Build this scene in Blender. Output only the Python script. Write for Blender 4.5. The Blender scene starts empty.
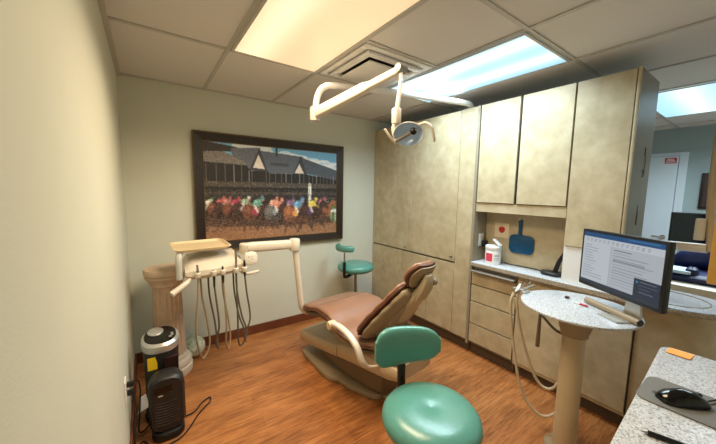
import bpy, bmesh, math, random
import numpy as np
from mathutils import Vector, Matrix
random.seed(7)
SC = bpy.context.scene
COL = SC.collection
PI = math.pi

# ------------------------------------------------------------------ materials
def s2l(c):
    return tuple((v / 12.92 if v <= .04045 else ((v + .055) / 1.055) ** 2.4) for v in c)

def new_mat(name):
    m = bpy.data.materials.new(name); m.use_nodes = True
    nt = m.node_tree
    return m, nt, nt.nodes['Principled BSDF']

def mat(name, col, rough=.5, metal=0., var=0., scale=8., bump=0., bscale=60., spec=.5, coat=0., trans=0.):
    """plain material whose colour and roughness are gently modulated by noise"""
    m, nt, b = new_mat(name)
    lin = s2l(col)
    b.inputs['Roughness'].default_value = rough
    b.inputs['Metallic'].default_value = metal
    b.inputs['Specular IOR Level'].default_value = spec
    b.inputs['Coat Weight'].default_value = coat
    b.inputs['Transmission Weight'].default_value = trans
    tc = nt.nodes.new('ShaderNodeTexCoord')
    nz = nt.nodes.new('ShaderNodeTexNoise'); nz.inputs['Scale'].default_value = scale
    nz.inputs['Detail'].default_value = 4
    nt.links.new(tc.outputs['Object'], nz.inputs['Vector'])
    rp = nt.nodes.new('ShaderNodeValToRGB')
    v = max(var, .015)
    rp.color_ramp.elements[0].position = .3; rp.color_ramp.elements[1].position = .7
    rp.color_ramp.elements[0].color = (*[max(0, c * (1 - v)) for c in lin], 1)
    rp.color_ramp.elements[1].color = (*[min(1, c * (1 + v)) for c in lin], 1)
    nt.links.new(nz.outputs['Fac'], rp.inputs['Fac'])
    nt.links.new(rp.outputs['Color'], b.inputs['Base Color'])
    if bump:
        n2 = nt.nodes.new('ShaderNodeTexNoise'); n2.inputs['Scale'].default_value = bscale
        n2.inputs['Detail'].default_value = 3
        nt.links.new(tc.outputs['Object'], n2.inputs['Vector'])
        bp = nt.nodes.new('ShaderNodeBump'); bp.inputs['Strength'].default_value = bump
        bp.inputs['Distance'].default_value = .01
        nt.links.new(n2.outputs['Fac'], bp.inputs['Height'])
        nt.links.new(bp.outputs['Normal'], b.inputs['Normal'])
    return m

def mottled(name, cols, rough, scales=(3.5, 14.), coat=0.):
    """mottled laminate, three tones"""
    m, nt, b = new_mat(name)
    tc = nt.nodes.new('ShaderNodeTexCoord')
    n1 = nt.nodes.new('ShaderNodeTexNoise'); n1.inputs['Scale'].default_value = scales[0]
    n1.inputs['Detail'].default_value = 8; n1.inputs['Roughness'].default_value = .65
    n1.inputs['Distortion'].default_value = .4
    n2 = nt.nodes.new('ShaderNodeTexNoise'); n2.inputs['Scale'].default_value = scales[1]
    n2.inputs['Detail'].default_value = 6
    mx = nt.nodes.new('ShaderNodeMath'); mx.operation = 'MULTIPLY_ADD'
    mx.inputs[1].default_value = .45
    ml = nt.nodes.new('ShaderNodeMath'); ml.operation = 'MULTIPLY'; ml.inputs[1].default_value = .55
    nt.links.new(tc.outputs['Object'], n1.inputs['Vector']); nt.links.new(tc.outputs['Object'], n2.inputs['Vector'])
    nt.links.new(n1.outputs['Fac'], ml.inputs[0])
    nt.links.new(n2.outputs['Fac'], mx.inputs[0]); nt.links.new(ml.outputs[0], mx.inputs[2])
    rp = nt.nodes.new('ShaderNodeValToRGB')
    e = rp.color_ramp.elements
    e[0].position = .36; e[0].color = (*s2l(cols[0]), 1)
    e[1].position = .64; e[1].color = (*s2l(cols[2]), 1)
    k = e.new(.5); k.color = (*s2l(cols[1]), 1)
    nt.links.new(mx.outputs[0], rp.inputs['Fac'])
    nt.links.new(rp.outputs['Color'], b.inputs['Base Color'])
    b.inputs['Roughness'].default_value = rough
    b.inputs['Coat Weight'].default_value = coat
    return m

def speckled(name, base, dark, light, scale=260., rough=.3):
    m, nt, b = new_mat(name)
    tc = nt.nodes.new('ShaderNodeTexCoord')
    v1 = nt.nodes.new('ShaderNodeTexVoronoi'); v1.inputs['Scale'].default_value = scale
    nz = nt.nodes.new('ShaderNodeTexNoise'); nz.inputs['Scale'].default_value = scale * .55
    nz.inputs['Detail'].default_value = 2
    nt.links.new(tc.outputs['Object'], v1.inputs['Vector']); nt.links.new(tc.outputs['Object'], nz.inputs['Vector'])
    sp = nt.nodes.new('ShaderNodeSeparateColor'); nt.links.new(v1.outputs['Color'], sp.inputs[0])
    rp = nt.nodes.new('ShaderNodeValToRGB'); rp.color_ramp.interpolation = 'CONSTANT'
    e = rp.color_ramp.elements
    e[0].position = 0; e[0].color = (*s2l(dark), 1)
    e[1].position = .2; e[1].color = (*s2l(base), 1)
    k = e.new(.7); k.color = (*s2l(light), 1)
    nt.links.new(sp.outputs[0], rp.inputs['Fac'])
    r2 = nt.nodes.new('ShaderNodeValToRGB')
    r2.color_ramp.elements[0].position = .35; r2.color_ramp.elements[0].color = (.84, .84, .84, 1)
    r2.color_ramp.elements[1].position = .6; r2.color_ramp.elements[1].color = (1, 1, 1, 1)
    nt.links.new(nz.outputs['Fac'], r2.inputs['Fac'])
    mm = nt.nodes.new('ShaderNodeMix'); mm.data_type = 'RGBA'; mm.blend_type = 'MULTIPLY'
    mm.inputs[0].default_value = .8
    nt.links.new(rp.outputs['Color'], mm.inputs[6]); nt.links.new(r2.outputs['Color'], mm.inputs[7])
    nt.links.new(mm.outputs[2], b.inputs['Base Color'])
    b.inputs['Roughness'].default_value = rough
    return m

def wood_floor(name):
    m, nt, b = new_mat(name)
    L = nt.links.new
    tc = nt.nodes.new('ShaderNodeTexCoord')
    br = nt.nodes.new('ShaderNodeTexBrick')
    br.inputs['Scale'].default_value = 1.
    br.inputs['Brick Width'].default_value = 1.1; br.inputs['Row Height'].default_value = .085
    br.inputs['Mortar Size'].default_value = .0012; br.inputs['Bias'].default_value = 0
    br.offset = .37; br.offset_frequency = 3
    br.inputs['Color1'].default_value = (0, 0, 0, 1); br.inputs['Color2'].default_value = (1, 1, 1, 1)
    br.inputs['Mortar'].default_value = (.1, .1, .1, 1)
    L(tc.outputs['Object'], br.inputs['Vector'])
    mp = nt.nodes.new('ShaderNodeMapping'); mp.inputs['Scale'].default_value = (3.2, 42., 1.)
    L(tc.outputs['Object'], mp.inputs['Vector'])
    n1 = nt.nodes.new('ShaderNodeTexNoise'); n1.inputs['Scale'].default_value = 1.6
    n1.inputs['Detail'].default_value = 8; n1.inputs['Roughness'].default_value = .62; n1.inputs['Distortion'].default_value = 1.2
    L(mp.outputs['Vector'], n1.inputs['Vector'])
    m2 = nt.nodes.new('ShaderNodeMapping'); m2.inputs['Scale'].default_value = (1., 3., 1.)
    L(tc.outputs['Object'], m2.inputs['Vector'])
    n2 = nt.nodes.new('ShaderNodeTexNoise'); n2.inputs['Scale'].default_value = 3.2; n2.inputs['Detail'].default_value = 4
    L(m2.outputs['Vector'], n2.inputs['Vector'])
    a = nt.nodes.new('ShaderNodeMath'); a.operation = 'MULTIPLY'; a.inputs[1].default_value = .62
    L(n1.outputs['Fac'], a.inputs[0])
    c = nt.nodes.new('ShaderNodeMath'); c.operation = 'MULTIPLY_ADD'; c.inputs[1].default_value = .34
    L(n2.outputs['Fac'], c.inputs[0]); L(a.outputs[0], c.inputs[2])
    d = nt.nodes.new('ShaderNodeMath'); d.operation = 'MULTIPLY_ADD'; d.inputs[1].default_value = .06
    L(br.outputs['Color'], d.inputs[0]); L(c.outputs[0], d.inputs[2])
    rp = nt.nodes.new('ShaderNodeValToRGB'); e = rp.color_ramp.elements
    e[0].position = .34; e[0].color = (*s2l((.45, .265, .14)), 1)
    e[1].position = .72; e[1].color = (*s2l((.79, .54, .32)), 1)
    k = e.new(.47); k.color = (*s2l((.60, .375, .20)), 1)
    k = e.new(.56); k.color = (*s2l((.695, .45, .25)), 1)
    L(d.outputs[0], rp.inputs['Fac'])
    mx = nt.nodes.new('ShaderNodeMix'); mx.data_type = 'RGBA'; mx.blend_type = 'MULTIPLY'
    L(br.outputs['Fac'], mx.inputs[0]); L(rp.outputs['Color'], mx.inputs[6]); mx.inputs[7].default_value = (.62, .55, .5, 1)
    L(mx.outputs[2], b.inputs['Base Color'])
    rr = nt.nodes.new('ShaderNodeMapRange'); rr.inputs[3].default_value = .3; rr.inputs[4].default_value = .48
    L(n1.outputs['Fac'], rr.inputs[0]); L(rr.outputs[0], b.inputs['Roughness'])
    bp = nt.nodes.new('ShaderNodeBump'); bp.inputs['Strength'].default_value = .15; bp.inputs['Distance'].default_value = .004
    L(n1.outputs['Fac'], bp.inputs['Height']); L(bp.outputs['Normal'], b.inputs['Normal'])
    return m

def vcol_mat(name, rough=.45, emit=0.):
    m, nt, b = new_mat(name)
    a = nt.nodes.new('ShaderNodeVertexColor'); a.layer_name = 'print'
    if emit:
        b.inputs['Base Color'].default_value = (.01, .01, .012, 1)
        nt.links.new(a.outputs['Color'], b.inputs['Emission Color'])
        b.inputs['Emission Strength'].default_value = emit
    else:
        nt.links.new(a.outputs['Color'], b.inputs['Base Color'])
    b.inputs['Roughness'].default_value = rough
    return m

def diffuser_mat(name, lo, hi, strength, centres, width, ax=0):
    """acrylic diffuser lit by the tubes behind it: brighter along each tube (object space)"""
    m, nt, b = new_mat(name)
    L = nt.links.new
    tc = nt.nodes.new('ShaderNodeTexCoord'); sx = nt.nodes.new('ShaderNodeSeparateXYZ')
    L(tc.outputs['Object'], sx.inputs[0])
    acc = None
    for c in centres:
        s = nt.nodes.new('ShaderNodeMath'); s.operation = 'SUBTRACT'; s.inputs[1].default_value = c
        L(sx.outputs[ax], s.inputs[0])
        q = nt.nodes.new('ShaderNodeMath'); q.operation = 'MULTIPLY'; L(s.outputs[0], q.inputs[0]); L(s.outputs[0], q.inputs[1])
        g = nt.nodes.new('ShaderNodeMath'); g.operation = 'MULTIPLY'; g.inputs[1].default_value = -1 / (width * width); L(q.outputs[0], g.inputs[0])
        x = nt.nodes.new('ShaderNodeMath'); x.operation = 'EXPONENT'; L(g.outputs[0], x.inputs[0])
        if acc is None: acc = x
        else:
            ad = nt.nodes.new('ShaderNodeMath'); ad.operation = 'ADD'; L(acc.outputs[0], ad.inputs[0]); L(x.outputs[0], ad.inputs[1]); acc = ad
    mx = nt.nodes.new('ShaderNodeMix'); mx.data_type = 'RGBA'; mx.clamp_factor = True
    L(acc.outputs[0], mx.inputs[0]); mx.inputs[6].default_value = (*s2l(lo), 1); mx.inputs[7].default_value = (*s2l(hi), 1)
    L(mx.outputs[2], b.inputs['Emission Color']); b.inputs['Emission Strength'].default_value = strength
    b.inputs['Base Color'].default_value = (.5, .5, .5, 1); b.inputs['Roughness'].default_value = .4
    return m

M = {}
M['wall'] = mat('wall_paint', (.815, .825, .765), .7, var=.02, scale=2.5, bump=.06, bscale=180)
M['wall_far'] = mat('grey_green_wall_paint', (.60, .66, .66), .7, var=.02, scale=2.5)
M['ceiling'] = mat('ceiling_tile', (.86, .85, .83), .9, var=.035, scale=220, bump=.25, bscale=260)
M['grid'] = mat('ceiling_grid_paint', (.74, .73, .70), .5)
M['floor'] = wood_floor('oak_plank_floor')
M['baseboard'] = mat('stained_baseboard', (.42, .225, .13), .45, var=.18, scale=14)
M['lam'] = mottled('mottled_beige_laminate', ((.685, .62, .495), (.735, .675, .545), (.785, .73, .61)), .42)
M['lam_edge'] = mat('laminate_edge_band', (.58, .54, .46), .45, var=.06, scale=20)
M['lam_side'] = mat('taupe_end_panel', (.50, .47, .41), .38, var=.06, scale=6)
M['toe'] = mat('dark_toe_kick', (.33, .265, .205), .6, var=.08)
M['counter'] = speckled('speckled_worktop', (.775, .785, .80), (.57, .58, .60), (.845, .855, .87), 300.)
M['counter_edge'] = speckled('speckled_worktop_edge', (.66, .61, .53), (.48, .45, .40), (.76, .71, .63))
M['white'] = mat('white_plastic', (.90, .90, .89), .4)
M['cream'] = mat('cream_enamel', (.84, .80, .73), .35, var=.03)
M['cream_dk'] = mat('tan_plastic', (.74, .66, .53), .42, var=.04)
M['taupe'] = mat('taupe_plastic', (.60, .53, .425), .42, var=.05)
M['taupe_dk'] = mat('dark_taupe_plastic', (.43, .36, .27), .5, var=.05)
M['tray'] = mat('yellowed_tray_plastic', (.84, .75, .585), .4, var=.03)
M['leather'] = mat('brown_vinyl', (.555, .41, .325), .38, var=.08, scale=10, bump=.12, bscale=90)
M['leather_dk'] = mat('dark_brown_vinyl_welt', (.36, .20, .135), .42, var=.08)
M['teal'] = mat('teal_vinyl', (.34, .575, .53), .26, var=.05, scale=6, bump=.05, bscale=120)
M['black'] = mat('black_plastic', (.055, .055, .058), .4)
M['charcoal'] = mat('charcoal_plastic', (.115, .11, .105), .45, var=.05)
M['gloss_black'] = mat('gloss_black_plastic', (.02, .02, .022), .12)
M['silver'] = mat('silver_plastic', (.74, .74, .72), .28, metal=.6)
M['chrome'] = mat('chrome', (.82, .82, .82), .16, metal=1.)
M['steel'] = mat('brushed_steel', (.60, .59, .56), .34, metal=.9, var=.06)
M['hose'] = mat('grey_hose_rubber', (.36, .325, .275), .5)
M['hose_lt'] = mat('tan_hose_rubber', (.60, .52, .41), .5)
M['hose_pale'] = mat('pale_hose_rubber', (.78, .72, .62), .5)
M['frame'] = mat('dark_bronze_frame', (.14, .095, .062), .4, var=.5, scale=45, bump=.3, bscale=90)
M['gilt'] = mat('gilt_frame_edge', (.42, .33, .19), .4, metal=.5, var=.2, scale=60)
M['plaster'] = mat('weathered_plaster', (.80, .71, .62), .8, var=.14, scale=9, bump=.3, bscale=40)
M['plaster_w'] = mat('white_plaster', (.86, .82, .76), .75, var=.1, scale=12, bump=.2, bscale=40)
M['ball'] = mottled('mottled_green_glaze', ((.46, .55, .42), (.78, .80, .70), (.88, .88, .80)), .5, (14., 40.))
M['yellow'] = mat('yellow_sticker', (.88, .74, .10), .5)
M['maroon'] = mat('dark_maroon_panel', (.24, .15, .14), .3)
M['blue'] = mat('blue_plastic', (.03, .30, .46), .3)
M['navy'] = mat('navy_vinyl', (.10, .13, .30), .45, var=.08)
M['door'] = mat('white_door_paint', (.80, .84, .87), .5)
M['red'] = mat('red_sign', (.72, .16, .17), .5)
M['pink'] = mat('pink_label', (.86, .25, .36), .5)
M['orange'] = mat('orange_paper', (1., .68, .32), .7)
M['amber'] = mat('amber_plastic', (.86, .62, .25), .45, var=.05)
M['paper'] = mat('cream_paper', (.86, .80, .68), .8, var=.03)
M['towel'] = mat('pale_blue_towel', (.78, .87, .93), .85, bump=.2)
M['pad'] = mat('grey_mouse_pad', (.46, .46, .45), .75, var=.03)
M['mirror'] = mat('lamp_reflector', (.76, .86, .98), .22, metal=.05)
M['print'] = vcol_mat('racing_print', .5)
M['screen'] = vcol_mat('lit_screen', .3, .5)
M['warm_diff'] = diffuser_mat('warm_diffuser', (.88, .735, .55), (1., .92, .74), .78, (-.17,), .11)
M['cool_diff'] = diffuser_mat('cool_diffuser', (.52, .80, .96), (.88, 1., 1.), .76, (-.18, .12), .085)
M['cool_diff_side'] = diffuser_mat('side_room_diffuser', (.62, .85, .97), (.9, 1., 1.), .82, (-.3, .3), .12, 1)

# ------------------------------------------------------------------ mesh helpers
def box(bm, x0, x1, y0, y1, z0, z1, bev=0., seg=2, mtx=None):
    t = bmesh.new()
    bmesh.ops.create_cube(t, size=1)
    for v in t.verts:
        v.co = Vector(((x0 + x1) / 2 + v.co.x * (x1 - x0), (y0 + y1) / 2 + v.co.y * (y1 - y0), (z0 + z1) / 2 + v.co.z * (z1 - z0)))
    if bev: bmesh.ops.bevel(t, geom=t.edges[:], offset=bev, segments=seg, profile=.5, affect='EDGES')
    return merge(bm, t, mtx)

def merge(bm, t, mtx=None):
    if mtx is not None: t.transform(mtx)
    bmesh.ops.recalc_face_normals(t, faces=t.faces[:])
    me = bpy.data.meshes.new('tmp'); t.to_mesh(me); t.free()
    bm.from_mesh(me); bpy.data.meshes.remove(me)
    return bm

def smooth_path(pts, n=8):
    p = [Vector(q) for q in pts]
    if len(p) < 3: return p
    out = []
    for i in range(len(p) - 1):
        a = p[i - 1] if i else p[0] * 2 - p[1]
        b, c = p[i], p[i + 1]
        d = p[i + 2] if i + 2 < len(p) else p[-1] * 2 - p[-2]
        for k in range(n):
            t = k / n
            out.append(.5 * ((2 * b) + (c - a) * t + (2 * a - 5 * b + 4 * c - d) * t * t + (3 * b - a - 3 * c + d) * t ** 3))
    out.append(p[-1])
    return out

def rings(bm, rs, cap=True, closed=False):
    """loft a list of vertex rings"""
    t = bmesh.new()
    R = [[t.verts.new(v) for v in r] for r in rs]
    n = len(R[0]); m = len(R)
    for i in range(m if closed else m - 1):
        A, B = R[i], R[(i + 1) % m]
        for k in range(n):
            try: t.faces.new((A[k], A[(k + 1) % n], B[(k + 1) % n], B[k]))
            except ValueError: pass
    if cap and not closed:
        t.faces.new(R[0][::-1]); t.faces.new(R[-1])
    return merge(bm, t)

def tube(bm, pts, r, n=10, sm=8, cap=True, sy=1.):
    """tube along a smoothed path; r a number or one radius per input point"""
    path = smooth_path(pts, sm) if sm else [Vector(q) for q in pts]
    if isinstance(r, (list, tuple)):
        k = (len(path) - 1) / (len(r) - 1); rad = []
        for i in range(len(path)):
            f = i / k; a = min(int(f), len(r) - 2); rad.append(r[a] + (r[a + 1] - r[a]) * (f - a))
    else: rad = [r] * len(path)
    T = []
    for i in range(len(path)):
        a = path[max(0, i - 1)]; b = path[min(len(path) - 1, i + 1)]
        T.append((b - a).normalized())
    up = Vector((0, 0, 1)) if abs(T[0].z) < .9 else Vector((0, 1, 0))
    nrm = (up - T[0] * up.dot(T[0])).normalized()
    rs = []
    for i, p in enumerate(path):
        nrm = (nrm - T[i] * nrm.dot(T[i])).normalized()
        bi = T[i].cross(nrm)
        rs.append([p + (nrm * math.cos(2 * PI * k / n) + bi * math.sin(2 * PI * k / n) * sy) * rad[i] for k in range(n)])
    return rings(bm, rs, cap)

def lathe(bm, prof, c, n=32, axis=(0, 0, 1), fl=None):
    """revolve (radius, height) pairs about an axis through c; fl(angle, i) scales the radius"""
    ax = Vector(axis).normalized(); q = ax.to_track_quat('Z', 'Y').to_matrix()
    rs = []
    for i, (r, h) in enumerate(prof):
        rs.append([Vector(c) + q @ Vector((max(r, 1e-4) * (fl(2 * PI * k / n, i) if fl else 1) * math.cos(2 * PI * k / n),
                                           max(r, 1e-4) * (fl(2 * PI * k / n, i) if fl else 1) * math.sin(2 * PI * k / n), h)) for k in range(n)])
    return rings(bm, rs)

def prism(bm, poly, z0, z1, bev=0., seg=2, mtx=None):
    """extrude a 2D outline from z0 to z1 with rounded rims"""
    t = bmesh.new()
    vs = [t.verts.new((x, y, z0)) for x, y in poly]
    f = t.faces.new(vs)
    r = bmesh.ops.extrude_face_region(t, geom=[f])
    for v in r['geom']:
        if isinstance(v, bmesh.types.BMVert): v.co.z = z1
    if bev:
        ed = [e for e in t.edges if abs(e.verts[0].co.z - e.verts[1].co.z) < 1e-6]
        bmesh.ops.bevel(t, geom=ed, offset=bev, segments=seg, profile=.5, affect='EDGES')
    return merge(bm, t, mtx)

def rrect(w, h, r, n=5, cx=0, cy=0):
    out = []
    for sx, sy, a0 in ((1, 1, 0), (-1, 1, 90), (-1, -1, 180), (1, -1, 270)):
        for k in range(n + 1):
            a = math.radians(a0 + 90 * k / n)
            out.append((cx + sx * (w / 2 - r) + r * math.cos(a), cy + sy * (h / 2 - r) + r * math.sin(a)))
    return out

def sup(hw, hh, n=20, e=2.6):
    """superellipse ring in 2D"""
    o = []
    for k in range(n):
        a = 2 * PI * k / n; c, s = math.cos(a), math.sin(a)
        o.append((hw * math.copysign(abs(c) ** (2 / e), c), hh * math.copysign(abs(s) ** (2 / e), s)))
    return o

def mark(o, label, cat, group=None):
    o['label'] = label; o['category'] = cat
    if group: o['group'] = group
    return o

def thing(name, loc, label, cat, group=None):
    o = bpy.data.objects.new(name, None); COL.objects.link(o)
    o.location = loc; o.empty_display_size = .05
    bpy.context.view_layer.update()
    return mark(o, label, cat, group)

WL = {}
def obj(name, bm, m, parent=None, label=None, ang=35, loc=None, kind=None):
    """link a bmesh built in world coordinates as one mesh object (local to its parent or to loc)"""
    base = Vector((0, 0, 0))
    if parent is not None: base = WL[parent.name]
    elif loc is not None: base = Vector(loc)
    bm.transform(Matrix.Translation(-base))
    me = bpy.data.meshes.new(name); bm.to_mesh(me); bm.free()
    for p in me.polygons: p.use_smooth = True
    me.set_sharp_from_angle(angle=math.radians(ang))
    me.materials.append(M[m] if isinstance(m, str) else m)
    o = bpy.data.objects.new(name, me); COL.objects.link(o)
    if parent is not None:
        o.parent = parent; WL[o.name] = base
    else:
        o.location = base; WL[o.name] = base
    if label: o['label'] = label
    if kind: o['kind'] = kind
    return o

def T(name, loc, label, cat, group=None):
    o = thing(name, loc, label, cat, group); WL[o.name] = Vector(loc); return o

def B(*a, **k): return box(bmesh.new(), *a, **k)
def N(): return bmesh.new()
def struct(name, bm, m, parent=None):
    return obj(name, bm, m, parent, kind=None if parent else 'structure')

def raster(name, img, corner, du, dv, m, parent):
    """flat printed sheet: img (rows from the top) as point colours on a fine grid"""
    h, w = img.shape[:2]
    c = Vector(corner) - WL[parent.name]; du = Vector(du); dv = Vector(dv)
    vs = [tuple(c + du * (i / (w - 1)) + dv * (j / (h - 1))) for j in range(h) for i in range(w)]
    fs = [(j * w + i, (j + 1) * w + i, (j + 1) * w + i + 1, j * w + i + 1) for j in range(h - 1) for i in range(w - 1)]
    me = bpy.data.meshes.new(name); me.from_pydata(vs, [], fs)
    at = me.color_attributes.new('print', 'FLOAT_COLOR', 'POINT')
    x = np.clip(img, 0, 1).reshape(-1, 3)
    lin = np.where(x <= .04045, x / 12.92, ((x + .055) / 1.055) ** 2.4)
    at.data.foreach_set('color', np.concatenate([lin, np.ones((len(lin), 1))], 1).astype(np.float32).ravel())
    me.materials.append(M[m])
    o = bpy.data.objects.new(name, me); COL.objects.link(o); o.parent = parent; WL[o.name] = WL[parent.name]
    return o

class Paint:
    """tiny painter for printed sheets; unit coordinates, y down"""
    def __init__(s, w, h, col):
        s.w, s.h = w, h; s.a = np.zeros((h, w, 3)); s.a[:] = col
        s.X, s.Y = np.meshgrid((np.arange(w) + .5) / w, (np.arange(h) + .5) / h)
        s.r = np.random.RandomState(3)
    def put(s, mask, col, al=1.):
        s.a[mask] = s.a[mask] * (1 - al) + np.array(col) * al
    def rect(s, x0, x1, y0, y1, col, al=1.): s.put((s.X >= x0) & (s.X < x1) & (s.Y >= y0) & (s.Y < y1), col, al)
    def ell(s, cx, cy, rx, ry, col, al=1., rot=0.):
        dx, dy = s.X - cx, s.Y - cy; c, n = math.cos(rot), math.sin(rot)
        s.put(((dx * c + dy * n) / rx) ** 2 + ((dy * c - dx * n) / ry) ** 2 < 1, col, al)
    def poly(s, pts, col, al=1.):
        ins = np.zeros(s.X.shape, bool); j = len(pts) - 1
        for i in range(len(pts)):
            (xi, yi), (xj, yj) = pts[i], pts[j]
            if yi != yj:
                ins ^= ((yi > s.Y) != (yj > s.Y)) & (s.X < (xj - xi) * (s.Y - yi) / (yj - yi) + xi)
            j = i
        s.put(ins, col, al)
    def line(s, p, q, wd, col, al=1.):
        (x0, y0), (x1, y1) = p, q; asp = s.w / s.h
        dx, dy = (x1 - x0), (y1 - y0) / asp; L = dx * dx + dy * dy + 1e-12
        t = np.clip(((s.X - x0) * dx + (s.Y - y0) / asp * dy) / L, 0, 1)
        d = np.hypot(s.X - x0 - t * dx, (s.Y - y0) / asp - t * dy)
        s.put(d < wd / 2, col, al)
    def noise(s, x0, x1, y0, y1, amt, bw=1, bh=1):
        m = (s.X >= x0) & (s.X < x1) & (s.Y >= y0) & (s.Y < y1)
        n = s.r.randn(s.h // bh + 1, s.w // bw + 1)
        n = np.kron(n, np.ones((bh, bw)))[:s.h, :s.w]
        s.a[m] += n[m][:, None] * amt

# ------------------------------------------------------------------ camera
F, YAW, PITCH, ROLL = 299.5786, .6161, -.107, .0164
f = Vector((math.sin(YAW) * math.cos(PITCH), math.cos(YAW) * math.cos(PITCH), math.sin(PITCH)))
r0 = Vector((math.cos(YAW), -math.sin(YAW), 0)); u0 = r0.cross(f)
r_ = r0 * math.cos(ROLL) + u0 * math.sin(ROLL); u_ = u0 * math.cos(ROLL) - r0 * math.sin(ROLL)
cam = bpy.data.cameras.new('camera'); co = bpy.data.objects.new('camera', cam); COL.objects.link(co)
mw = Matrix.Identity(4)
for i, v in enumerate((r_, u_, -f)):
    for k in range(3): mw[k][i] = v[k]
mw.translation = Vector((.139, -3.0271, 1.4953))
co.matrix_world = mw
cam.sensor_width = 36; cam.lens = 36 * F / 716; cam.clip_start = .02
SC.camera = co

# ------------------------------------------------------------------ room shell
H = 2.3536; XF = 5.8; YN = -3.75
def slab(name, m, *a): return struct(name, B(*a), m)
slab('floor', 'floor', -.1, XF + .1, YN - .1, .1, -.06, 0)
slab('ceiling', 'ceiling', -.1, XF + .1, YN - .1, .1, H, H + .06)
slab('wall_left', 'wall', -.1, 0, YN - .1, .1, 0, H)
slab('wall_back', 'wall', -.1, 3.0, 0, .1, 0, H)
slab('wall_far', 'wall_far', XF, XF + .1, YN - .1, .1, 0, H)
slab('wall_far_back', 'wall_far', 3.0, XF, 0, .1, 0, H)
slab('wall_near', 'wall', -.1, XF + .1, YN - .1, YN, 0, H)
slab('wall_right', 'wall', 2.955, 3.0, -2.47, 0, 0, 2.215)
slab('baseboard_back', 'baseboard', .013, 2.6, -.013, -.0005, 0, .09)
slab('baseboard_left', 'baseboard', .0005, .013, -3.7, -.0005, 0, .09)
# suspended ceiling grid
gx = [.6008 + .61 * k for k in range(-0, 9)]
gy = [-.9465, -2.1665, -3.3865]
g = N()
for x in gx: box(g, x - .012, x + .012, YN + .01, -.02, H - .007, H - .0005)
for y in gy: box(g, .02, XF - .02, y - .012, y + .012, H - .0075, H - .0007)
box(g, gx[1], gx[2], -1.5685, -1.5445, H - .0065, H - .0009)
struct('trim_1', g, 'grid')
g = N(); box(g, .0005, .025, YN + .01, -.0005, H - .02, H - .0005); box(g, .0005, 2.95, -.022, -.0005, H - .01, H - .0006)
struct('trim_2', g, 'grid')

# ------------------------------------------------------------------ ceiling fixtures
def troffer(x0, x1, y0, y1, diff, label, group=None, color=None, watts=30):
    cx, cy = (x0 + x1) / 2, (y0 + y1) / 2
    t = T('ceiling_light', (cx, cy, H - .012), label, 'ceiling light', 'lit ceiling panels')
    b = N(); w = .018
    for a in ((x0, x1, y0, y0 + w), (x0, x1, y1 - w, y1), (x0, x0 + w, y0 + w, y1 - w), (x1 - w, x1, y0 + w, y1 - w)):
        box(b, *a, H - .016, H - .009, .002)
    obj('frame', b, 'grid', t)
    obj('diffuser', B(x0 + w, x1 - w, y0 + w, y1 - w, H - .012, H - .0095), diff, t)
    l = bpy.data.lights.new('tube_lamp', 'AREA'); l.shape = 'RECTANGLE'; l.size = x1 - x0 - .05; l.size_y = y1 - y0 - .05
    l.energy = watts; l.color = color; l.spread = math.radians(152)
    lo = bpy.data.objects.new('tube_lamp', l); COL.objects.link(lo); lo.parent = t; lo.location = (0, 0, -.006)
    return t
troffer(.6128, 1.1988, -2.1545, -.9585, 'warm_diff', 'warm yellowish lit rectangular ceiling panel above the left of the room', color=(1., .80, .56), watts=24)
troffer(1.8328, 2.4188, -2.1545, -.9585, 'cool_diff', 'bluish white lit ceiling panel in front of the wall cabinets', color=(.72, .90, 1.), watts=23)
troffer(3.663, 4.868, -3.3745, -2.1785, 'cool_diff_side', 'pale blue ceiling panel of the next room, right of the cabinets', color=(.78, .92, 1.), watts=32)

t = T('air_vent', (1.516, -1.255, H - .02), 'white square ceiling air vent between the two light panels', 'air vent')
b = N()
for k, (a, z0, z1) in enumerate(((.285, .002, .012), (.235, .012, .03))):
    w = .045
    for q in ((-a, a, -a, -a + w), (-a, a, a - w, a), (-a, -a + w, -a + w, a - w), (a - w, a, -a + w, a - w)):
        box(b, 1.516 + q[0], 1.516 + q[1], -1.255 + q[2], -1.255 + q[3], H - z1, H - z0, .003)
obj('frame', b, 'white', t)
obj('face_plate', B(1.516 - .17, 1.516 + .17, -1.255 - .17, -1.255 + .17, H - .045, H - .033, .004), 'white', t)
obj('throat', B(1.516 - .19, 1.516 + .19, -1.255 - .19, -1.255 + .19, H - .013, H - .003), 'charcoal', t, 'dark opening behind the plate')

# ------------------------------------------------------------------ framed picture
px0, px1, pz0, pz1 = .491, 2.029, .9164, 1.9834
t = T('framed_picture', (1.26, 0, pz0), 'large dark framed horse race picture on the back wall', 'picture')
b = N(); w = .078
def miter(bm, A, Bq, inn0, inn1, d0, d1):
    """one mitred frame bar: outer corners A-B, inner corners"""
    tt = bmesh.new()
    y0, y1 = -.004, -.034
    o = [tt.verts.new((A[0], y0, A[1])), tt.verts.new((Bq[0], y0, Bq[1])), tt.verts.new((inn1[0], y0, inn1[1])), tt.verts.new((inn0[0], y0, inn0[1]))]
    i = [tt.verts.new((A[0], d0, A[1])), tt.verts.new((Bq[0], d0, Bq[1])), tt.verts.new((inn1[0], d1, inn1[1])), tt.verts.new((inn0[0], d1, inn0[1]))]
    tt.faces.new(o); tt.faces.new(i[::-1])
    for k in range(4): tt.faces.new((o[k], i[k], i[(k + 1) % 4], o[(k + 1) % 4]))
    merge(bm, tt)
oc = [(px0, pz0), (px1, pz0), (px1, pz1), (px0, pz1)]
ic = [(px0 + w, pz0 + w), (px1 - w, pz0 + w), (px1 - w, pz1 - w), (px0 + w, pz1 - w)]
for k in range(4): miter(b, oc[k], oc[(k + 1) % 4], ic[k], ic[(k + 1) % 4], -.040, -.026)
obj('frame', b, 'frame', t)
b = N()
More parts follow.
